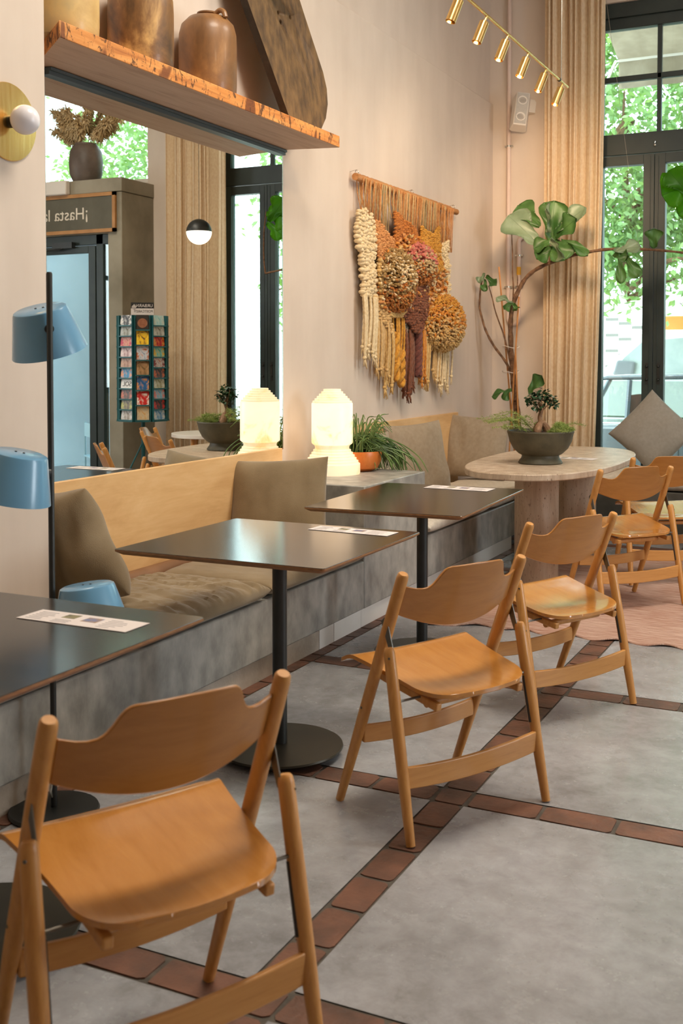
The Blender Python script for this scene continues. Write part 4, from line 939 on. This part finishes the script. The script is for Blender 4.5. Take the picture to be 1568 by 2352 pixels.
for k in range(34):
    if k < 14: a = rd.gauss(R(195), .3); L = rd.uniform(.14, .30); z1 = rd.uniform(.02, .12)
    else: a = rd.gauss(R(20), .9); L = rd.uniform(.06, .15); z1 = rd.uniform(.0, .05)
    d = Vector((math.cos(a), math.sin(a), 0)); b0 = Vector((rd.uniform(-.06, .06), rd.uniform(-.06, .06), .2)) + d * .08
    cc = curve([b0, b0 + d * L * .4 + Vector((0, 0, z1)), b0 + d * L + Vector((0, 0, z1 * .8))], 9); m.tube(cc, .0011, 4)
    for q in cc[4:]:
        for j in range(5):
            t = Vector((rd.uniform(-1, 1), rd.uniform(-1, 1), rd.uniform(-.6, .8))).normalized(); m.tube([q, q + t * rd.uniform(.012, .028)], [.0012, .0006], 3)
m.build('fern_fronds', mat('fern_green', (126, 150, 62), (172, 188, 104), rough=.6, scale=20), bw, fix=False, ang=180)['kind'] = 'stuff'

def rug(u, v):
    x = .74 + 1.75 * u; y = 5.40 + 2.35 * v
    e = (1 - smooth(0, .04, v)); y += e * (.022 * math.sin(x * 26) + .03 * noise.noise(Vector((x * 3, 0, 2)))) - .10 * (1 - smooth(.0, .12, u)) * e
    h = .010 + .006 * e * math.sin(x * 26 + 1) + .0012 * noise.noise(Vector((x * 20, y * 60, 0)))
    return (x - .98, y - 7, h)
m = MB(); m.slab(rug, 150, 150, (0, 0, -.008))
tag(m.build('woven_rug', RUG, loc=(.98, 7, 0), ang=180), 'large pinkish terracotta woven rug with a wavy edge under the stone table', 'rug')

# ------------------------------------------------------------------ things seen only in the mirror
sg = thing('hanging_sign', 'dark wooden sign with pale lettering above the exit door, seen in the mirror', 'sign', (4.5, 8.755, 2.64))
m = MB(); m.box((-.955, -.012, .02), (.9, .004, .37)); m.build('board', mat('sign_board', (88, 84, 70), (98, 94, 80), rough=.7, scale=4), sg)
m = MB(); w0, w1 = -.985, .93
m.box((w0, -.022, 0), (w1, .006, .035)); m.box((w0, -.022, .355), (w1, .006, .39)); m.box((w0, -.022, 0), (w0 + .035, .006, .39)); m.box((w1 - .035, -.022, 0), (w1, .006, .39)); m.build('frame', mat('sign_frame', (166, 116, 62), (184, 132, 76), rough=.5, scale=8), sg)
text('lettering', '¡Hasta la', .168, mat('sign_white', (226, 214, 196), rough=.6), sg, Matrix.Translation((-.655, -.0135, .14)) @ Matrix.Rotation(R(90), 4, 'X'))
m = MB(); m.box((-.14, -.04, -.07), (.14, .03, .07)); eb = m.build('emergency_light', WHITEP, loc=(4.22, 8.725, 3.10), bevel=.012)
tag(eb, 'white emergency light box on the concrete portal, seen in the mirror', 'emergency light')
pj = thing('pampas_jar', 'dark stoneware jar of dried pampas on the concrete portal, seen in the mirror', 'vase', (4.07, 8.99, 3.17))
m = MB(); m.lathe([(0, 0), (.12, 0), (.125, .01), (.165, .10), (.172, .22), (.160, .33), (.13, .385), (.115, .395), (.112, .41), (.1, .41), (.1, .38), (0, .36)], 40); m.build('jar', mat('dark_jar', (86, 74, 66), (118, 104, 94), rough=.5, scale=5, bmp=.2, bscale=12), pj)
rd = random.Random(8); m = MB(); m2 = MB()
for k in range(26):
    a = rd.uniform(0, 2 * PI); L = rd.uniform(.3, .62); sp_ = rd.uniform(.25, 1.0)
    d = Vector((math.cos(a) * sp_, math.sin(a) * sp_ * .35, 1)).normalized(); e = Vector((.05 * math.cos(a), .05 * math.sin(a), .38)); t = e + d * L + Vector((math.cos(a) * .1, 0, -.08 * sp_))
    m2.tube([e - Vector((0, 0, .2)), e, t], .003, 4)
    for j in range(150):
        q = e.lerp(t, rd.uniform(.3, 1)); f = Vector((rd.gauss(0, 1), rd.gauss(0, 1), rd.gauss(.2, 1))).normalized(); m.tube([q, q + f * .035 + d * .02, q + f * .06 + d * .02 - Vector((0, 0, .02))], [.007, .008, .003], 3)
m2.build('stems', STK, pj, fix=False); m.build('plumes', mat('pampas_plume', (196, 164, 112), (226, 202, 160), rough=.95, scale=12), pj, fix=False, ang=180)

gp = thing('globe_pendant', 'round pendant lamp, black above and glowing white below, seen in the mirror', 'pendant lamp', (2.32, 8.40, 2.54))
m = MB(); m.lathe([(.1145 * math.cos(R(a)), .1145 * math.sin(R(a))) for a in range(-90, 1, 9)], 40); m.build('glowing_half', mat('glow_glass', (255, 250, 240), emit=2.2, ec=(255, 240, 218)), gp)
m = MB(); m.lathe([(.1155 * math.cos(R(a)), .1155 * math.sin(R(a))) for a in range(0, 91, 9)], 40); m.build('black_half', BLACKM, gp)
m = MB(); m.tube([(0, 0, .11), (0, 0, ZC - 2.54)], .002, 6); m.build('cable', BLACKM, gp)

rt = thing('round_table', 'round white-topped plywood table near the window, seen in the mirror', 'table', (2.05, 8.17, 0))
m = MB(); m.lathe([(0, .706), (.345, .706), (.35, .71), (.35, .738), (.347, .741), (0, .741)], 64); m.build('tabletop', [mat('white_laminate', (226, 220, 210), rough=.35)], rt)
for a in (30, 150, 270):
    m = MB(); m.tube([(.29 * math.cos(R(a)), .29 * math.sin(R(a)), .706), (.31 * math.cos(R(a)), .31 * math.sin(R(a)), .0)], [.02, .015], 12); m.build('leg', BEECHV, rt)

TEAL = mat('teal_rack', (28, 86, 92), (36, 100, 104), rough=.45, scale=6)
rk = thing('postcard_rack', 'teal revolving postcard rack in front of the concrete portal, seen in the mirror', 'rack', (2.95, 8.4, 0), R(-126))
m = MB(); m.tube([(0, 0, .02), (0, 0, 1.86)], .018, 12); m.build('pole', TEAL, rk)
for a in (60, 180, 300):
    m = MB(); m.tube([(.0, 0, .62), (.34 * math.cos(R(a)), .34 * math.sin(R(a)), .015)], .008, 8); m.build('foot_strut', TEAL, rk)
cols = [(44, 10, .095, .148, 'left'), (0, 7, .137, .118, 'middle'), (-44, 10, .095, .148, 'right'), (100, 0, .1, .142, ''), (-100, 0, .1, .142, ''), (180, 0, .1, .142, '')]
pal = {'left': [('white figure on dark', (40, 36, 32), (60, 54, 48), (220, 214, 206)), ('dull green landscape', (96, 92, 66), (150, 146, 128), (178, 178, 170)), ('salmon torso with red corner', (180, 96, 72), (216, 146, 116), (196, 40, 70)), ('pinkish facade', (140, 100, 96), (196, 160, 156), (226, 204, 200)),
                ('sandy texture', (140, 94, 66), (176, 128, 100), (196, 154, 126)), ('raised hands on bright blue', (20, 110, 160), (36, 140, 184), (222, 150, 110)), ('white SOL lettering', (232, 226, 218), (226, 220, 214), (236, 232, 226)), ('dark crowd', (50, 38, 30), (100, 68, 48), (200, 110, 80)), ('brown village and meadow', (80, 66, 44), (128, 110, 76), (180, 176, 90)), ('grey hilltop', (110, 92, 72), (170, 156, 140), (206, 200, 194))],
       'middle': [('peach disc on black', (28, 24, 22), (36, 30, 26), (40, 36, 32)), ('yellow flowers', (96, 64, 40), (240, 190, 20), (250, 214, 60)), ('pale sky and red flower', (150, 160, 176), (206, 212, 220), (190, 110, 70)), ('brown sand with fingers', (110, 86, 50), (160, 122, 80), (186, 146, 104)), ('arms on deep blue', (24, 84, 140), (40, 104, 160), (216, 150, 96)), ('red with white dashes', (200, 30, 30), (214, 40, 34), (246, 236, 226)), ('tan abstract', (206, 160, 100), (214, 190, 150), (190, 176, 146))],
       'right': [('pale turquoise beach', (150, 206, 206), (190, 222, 220), (216, 226, 214)), ('grey pebbles', (120, 114, 100), (200, 196, 186), (226, 222, 214)), ('fiery red sunset', (150, 14, 14), (220, 30, 20), (246, 160, 60)), ('turquoise and yellow pattern', (70, 170, 150), (150, 206, 190), (240, 190, 60)), ('white arches and figures', (206, 110, 80), (230, 222, 216), (150, 60, 50)), ('bathers in dark trunks', (60, 58, 62), (90, 80, 80), (226, 120, 80)), ('olive grove', (150, 140, 90), (190, 184, 150), (226, 224, 210)), ('pink and blue figures', (90, 160, 200), (160, 196, 214), (226, 130, 120)), ('dark card with red and blue', (30, 26, 24), (60, 50, 46), (226, 60, 50)), ('blue sky over rocks', (70, 130, 190), (140, 180, 214), (230, 228, 226))]}
cl = rk.matrix_basis
for ai, (ang_, n, h_, w_, side) in enumerate(cols):
    q = Matrix.Rotation(R(ang_), 4, 'Z') @ Matrix.Translation((.215, 0, 0))
    m = MB()
    m.box((-.03, -w_ / 2 - .012, .815), (.012, -w_ / 2 - .006, 1.79), M=q); m.box((-.03, w_ / 2 + .006, .815), (.012, w_ / 2 + .012, 1.79), M=q); m.box((-.034, -w_ / 2 - .012, .815), (-.028, w_ / 2 + .012, 1.79), M=q); m.box((-.03, -w_ / 2 - .012, .812), (.02, w_ / 2 + .012, .818), M=q)
    N = n or 10
    for k in range(N):
        z = .82 + .965 * k / N; m.box((.004, -w_ / 2 - .01, z), (.016, w_ / 2 + .01, z + .012), M=q)
    m.build('card_column', TEAL, rk)
    for k in range(n):
        z = 1.79 - .965 * (k + 1) / n; d = pal[side][k]
        mm_ = marble_noise_card('card_print_%s_%d' % (side, k), d[1:], 22)
        c_ = MB(); c_.box((-.0006, -w_ / 2 + .004, 0), (.0006, w_ / 2 - .004, h_))
        o = c_.build('postcard', mm_); o.rotation_mode = 'XYZ'
        o.matrix_world = cl @ q @ Matrix.Translation((.002, 0, z + .004)) @ Matrix.Rotation(R(-7), 4, 'Y')
        pos = ['topmost', 'second from top', 'third from top', 'fourth from top', 'fifth from top', 'sixth from top', 'seventh from top', 'eighth from top', 'ninth from top', 'lowest'][k if k < n - 1 else 9]
        tag(o, 'postcard: %s, %s in %s column' % (d[0], pos, side), 'postcard', 'postcards in the rack')
        if d[0] == 'white SOL lettering': text('lettering', 'SOL', .062, mat('black_ink', (30, 28, 28), rough=.6), o, Matrix.Translation((.0012, -.062, .022)) @ Matrix(((0, 0, 1, 0), (1, 0, 0, 0), (0, 1, 0, 0), (0, 0, 0, 1))))
        if d[0] == 'peach disc on black':
            c_ = MB(); c_.lathe([(0, 0), (.044, 0)], 32, M=Matrix.Translation((.0012, 0, .062)) @ Matrix.Rotation(R(90), 4, 'Y')); c_.build('printed_disc', mat('peach_print', (186, 118, 84), (214, 150, 112), rough=.5, scale=30), o)
SGN = Matrix(((0, 0, 1, 0), (1, 0, 0, 0), (0, 1, 0, 0), (0, 0, 0, 1)))
m = MB(); m.box((.02, -.105, 1.80), (.024, .105, 1.915)); hs = m.build('header_card', PAPER, rk)
m = MB(); m.box((.024, -.105, 1.86), (.0245, .105, 1.915)); m.build('black_band', mat('black_ink', (30, 28, 28), rough=.6), hs)
text('lettering', 'URBARNA', .040, PAPER, hs, Matrix.Translation((.0256, -.095, 1.872)) @ SGN)
c_ = MB(); c_.lathe([(0, 0), (.021, 0)], 24, M=Matrix.Translation((.0256, .078, 1.868)) @ Matrix.Rotation(R(90), 4, 'Y')); c_.build('round_emblem', PAPER, hs)
text('lettering', 'POSTCARDS', .031, mat('grey_print', (110, 106, 106), rough=.6), hs, Matrix.Translation((.0256, -.095, 1.824)) @ SGN)

# ------------------------------------------------------------------ the street outside
m = MB(); m.box((-30, YF + .25, -.35), (30, 60, -.2)); struct(m.build('pavement', mat('pale_paving', (196, 190, 182), (214, 208, 200), rough=.9, scale=2)), 'pale street paving outside the window')
m = MB(); m.box((-16, 24, -.2), (9, 24.4, 2.75), 0)
for r_ in range(6):
    z = 2.2 - .34 * r_
    for k in range(3): m.box((-2.4 + .28 * k, 23.985, z - .09 * k), (-2.12 + .28 * k, 24.0, z + .07 - .09 * k), 1)
m.box((-16, 23.95, 2.62), (9, 24.45, 2.75), 0)
bd_ = m.build('garden_wall', [mat('white_brick', (236, 232, 226), (246, 242, 238), rough=.9, scale=3, stretch=(2, 1, 9)), mat('dark_brick', (110, 108, 104), rough=.9)]); bd_['kind'] = 'structure'; bd_['label'] = 'white street wall with rows of dark bricks beyond the parked cars'
def tree(label, cx, cy, z0, z1, rx, ry, n, seed, tx=0):
    t = thing('street_tree', label, 'tree', (cx, cy, -.2), 0, 'trees in the street')
    r_ = random.Random(seed); m = MB(); m.tube(curve([(tx, ry * .8, 0), (tx * .9 + .1, ry * .7, 1.2), (tx * .6 - .05, ry * .4, 2.6), (.1, 0, z1 * .75)], 5), [.17 - .006 * k for k in range(16)], 10)
    for k in range(14):
        a = r_.uniform(0, 2 * PI); m.tube(curve([(0, ry * .4, 2.4 + .1 * k), (.5 * rx * math.cos(a), .5 * ry * math.sin(a), 2.7 + .15 * k), (.9 * rx * math.cos(a), .9 * ry * math.sin(a), 2.6 + .2 * k)], 4), [.05 - .005 * j for j in range(9)], 6)
    m.build('trunk', BARK, t)
    m = MB(); cz = (z0 + z1) / 2 + .2; hz = (z1 - z0) / 2
    cl_ = []
    for k in range(n // 26):
        d = Vector((r_.gauss(0, 1), r_.gauss(0, 1), r_.gauss(0, 1))).normalized() * r_.uniform(.35, 1) ** .6; cl_.append(Vector((d.x * rx, d.y * ry, cz + d.z * hz)))
    for c_ in cl_:
        for j in range(26):
            p = c_ + Vector((r_.gauss(0, .2), r_.gauss(0, .2), r_.gauss(0, .17))); t_ = Vector((r_.uniform(-1, 1), r_.uniform(-1, 1), r_.uniform(-1, .3))).normalized(); a = t_.cross(Vector((r_.uniform(-1, 1), r_.uniform(-1, 1), r_.uniform(-.2, 1)))).normalized(); s = r_.uniform(.09, .16)
            m.add([p, p + t_ * s * .45 + a * s * .26, p + t_ * s, p + t_ * s * .45 - a * s * .26], [(0, 1, 2, 3)])
    m.build('foliage', STL, t, fix=False, ang=180)['kind'] = 'stuff'
STL = leafy('street_leaf', (96, 132, 84), (140, 168, 112), .38)
tree('leafy green street tree filling the window panes behind the curtain side', -.2, 14.9, 2.1, 6.4, 2.3, .8, 17000, 1, -2.4)
tree('leafy street tree right of the window, glimpsed in the mirror', 3.95, 14.9, .9, 6.2, 1.45, .7, 6500, 2)
tree('leafy street tree seen in the mirror above the concrete portal', 7.9, 15.0, 3.1, 6.0, 1.25, 1.0, 4200, 3)

aw = thing('street_awning', 'beige fabric awning over the pavement outside the top panes', 'awning', (1.9, 9.6, 4.8))
AWN = cloth('awning_fabric', (176, 164, 146), (190, 178, 160), .35, 8)
m = MB(); m.slab(lambda u, v: (-1.35 + 2.7 * u, 1.4 * v, -.03 - .44 * v - .02 * math.sin(PI * v)), 10, 8, (0, 0, -.004)); m.build('canopy', AWN, aw, fix=False)
m = MB(); m.slab(lambda u, v: (-1.35 + 2.7 * u, 1.405 + .01 * math.sin(u * 40), -.47 - .28 * v), 60, 3, (0, .004, 0)); m.build('valance', AWN, aw, fix=False)
m = MB(); m.tube([(-1.35, 1.4, -.47), (1.35, 1.4, -.47)], .02, 10); m.build('front_bar', WHITEP, aw)
for x in (-1.38, 1.38):
    m = MB(); m.tube([(x, .0, -1.5), (x, 1.4, -.48)], .014, 8); m.build('arm', WHITEP, aw)
m = MB(); m.box((-1.4, -.04, -.1), (1.4, .08, .06)); m.build('roller_box', WHITEP, aw)

CARP = mat('dark_car_paint', (52, 60, 66), (58, 66, 72), rough=.18, coat=1, scale=2); CHR = mat('chrome', (230, 230, 230), rough=.08, metal=1); TYRE = mat('tyre', (34, 34, 34), rough=.8)
CGL = glassy('car_glass', (205, 212, 210))
car = thing('parked_car', 'dark parked car close outside the window behind the grey cushion', 'car', (.9, 13.1, -.2))
def side_prism(out, y0, y1, m_, name, parent, bevel=0, mb=None):
    M_ = Matrix(((1, 0, 0, 0), (0, 0, 1, 0), (0, 1, 0, 0), (0, 0, 0, 1))); q = mb or MB(); q.prism(out, y0, y1, 0, M_)
    return q.build(name, m_, parent, bevel=bevel) if not mb else q
side_prism([(-2.0, .25), (-2.0, .62), (-1.85, .78), (-1.2, .84), (1.5, .86), (1.95, .74), (2.02, .5), (2.0, .25)], -.78, .78, CARP, 'body', car, .04)
side_prism([(-1.0, 1.33), (-.75, 1.40), (.2, 1.42), (.95, 1.37), (1.15, 1.31), (.95, 1.33), (.2, 1.365), (-.75, 1.35)], -.62, .62, CARP, 'roof', car, .02)
m = MB()
for y in (-.70, .70):
    yt = y * .885
    for xb, xt in ((-1.25, -.98), (-.52, -.50), (.42, .40), (1.42, 1.12)): m.tube([(xb, y, .85), (xt, yt, 1.35)], .03, 6)
m.build('pillars', CARP, car)
m = MB()
for y in (-.705, .705):
    yt = y * .885
    m.add([(-1.2, y, .86), (1.38, y, .86), (1.1, yt, 1.34), (-.96, yt, 1.34)], [(0, 1, 2, 3)])
m.build('side_glass', CGL, car, fix=False)
m = MB()
for y in (-.72, .72): m.tube([(-1.22, y, .865), (1.42, y, .865)], .012, 6)
m.build('chrome_strip', CHR, car)
m = MB(); m.tube([(-.46, -.80, .80), (-.46, -.83, .80), (-.30, -.83, .80), (-.30, -.80, .80)], .013, 8); m.build('door_handle', CHR, car)
for x in (-.5, .55):
    m = MB(); m.box((x - .5, -.785, .3), (x - .49, -.779, .85)); m.build('door_seam', TYRE, car)
RSEAT = mat('red_brown_seat', (130, 72, 58), (160, 96, 76), rough=.7, scale=3)
for x, y in ((-.55, -.35), (-.55, .35), (.35, -.35), (.35, .35)):
    m = MB(); m.box((x, y - .25, .5), (x + .16, y + .25, 1.18)); m.box((x - .4, y - .25, .5), (x, y + .25, .72)); m.build('seat', RSEAT, car, bevel=.05)
m = MB(); m.tube([(-1.05 + .17 * math.cos(R(a)) * .3, -.35 + .17 * math.sin(R(a)), .93 + .17 * math.cos(R(a))) for a in range(0, 361, 20)], .014, 8); m.build('steering_wheel', TYRE, car)
for x in (-1.3, 1.3):
    for y in (-.72, .72):
        m = MB(); m.tube([(x, y - .08, .28), (x, y + .08, .28)], .28, 28); wl = m.build('wheel', TYRE, car); m = MB(); m.tube([(x, y - .085, .28), (x, y + .085, .28)], .16, 20); m.build('hubcap', CHR, wl)
van = thing('white_van', 'white van with an orange roof band parked beyond the dark car', 'van', (2.0, 17.2, -.2))
VW = mat('white_van_paint', (236, 234, 230), (240, 238, 235), rough=.3, scale=1, coat=.5); VO = mat('orange_band', (226, 150, 62), (232, 160, 72), rough=.4, scale=2)
side_prism([(-3.3, .3), (-3.3, 1.05), (-2.75, 1.40), (-2.12, 2.02), (-1.95, 2.22), (-1.7, 2.28), (2.6, 2.28), (2.65, .3)], -1.0, 1.0, VW, 'body', van, .05)
side_prism([(-2.13, 2.04), (-1.98, 2.2), (2.62, 2.2), (2.62, 2.0), (-2.14, 2.0)], -1.012, 1.012, VO, 'roof_band', van, .02)
DGL = mat('tinted_glass', (150, 160, 158), (176, 184, 180), rough=.15, scale=2)
for o_ in ([(-2.6, 1.36), (-2.42, 1.60), (-2.15, 1.84), (-1.42, 1.90), (-1.42, 1.34)], [(-1.34, 1.22), (-1.34, 1.90), (-.75, 1.90), (-.75, 1.22)], [(-.5, 1.22), (-.5, 1.9), (.8, 1.9), (.8, 1.22)], [(1.0, 1.22), (1.0, 1.9), (2.3, 1.9), (2.3, 1.22)]): side_prism(o_, -1.006, -.99, DGL, 'side_window', van)
m = MB(); m.prism([(-.16, -.1), (.12, -.12), (.16, .1), (-.1, .13)], -1.13, -1.02, 0, Matrix.Translation((-2.4, 0, 1.44)) @ Matrix(((1, 0, 0, 0), (0, 0, 1, 0), (0, 1, 0, 0), (0, 0, 0, 1)))); m.build('wing_mirror', mat('grey_plastic', (120, 122, 126), rough=.6), van, bevel=.03)
m = MB(); m.tube([(-1.55, -.3, 2.2), (-1.75, -.3, 2.42)], .008, 6); m.build('aerial', TYRE, van)
for x in (-2.1, 1.8):
    for y in (-.93, .93):
        m = MB(); m.tube([(x, y - .1, .34), (x, y + .1, .34)], .34, 28); m.build('wheel', TYRE, van)
m = MB(); m.box((5.3, 10.6, -.2), (6.3, 11.0, 2.95)); struct(m.build('street_pier', mat('blue_grey_render', (126, 146, 166), (142, 160, 178), rough=.7, scale=1.2, detail=6)), 'blue grey rendered pier outside the exit door')
cc = thing('street_chair', 'pale blue metal cafe chair outside the exit door, seen in the mirror', 'chair', (4.9, 10.3, -.2), R(40))
CB = mat('blue_metal', (110, 140, 156), rough=.4)
m = MB(); m.box((-.2, -.2, .44), (.2, .2, .46)); m.build('seat', CB, cc, bevel=.006)
for x, y, h in ((-.18, -.18, .85), (.18, -.18, .85), (-.18, .18, .44), (.18, .18, .44)):
    m = MB(); m.tube([(x, y, 0), (x, y, h)], .012, 8); m.build('leg', CB, cc)
m = MB(); m.box((-.18, -.19, .68), (.18, -.175, .84)); m.build('backrest', CB, cc, bevel=.005)
bn_ = thing('street_banner', 'blue street banner seen through the glass beside the exit door', 'banner', (5.75, 13.0, -.2))
m = MB(); m.tube([(0, 0, 0), (0, 0, 2.1)], .02, 8); m.build('pole', STEEL, bn_)
m = MB(); m.sheet(lambda u, v: (-.3 + .6 * u, -.02 + .03 * math.sin(u * 6), 1.05 + 1.0 * v), 10, 6); m.build('flag', mat('blue_banner', (24, 70, 150), (220, 224, 230), rough=.7, scale=6, detail=3, lo=.5, hi=.56), bn_, fix=False)
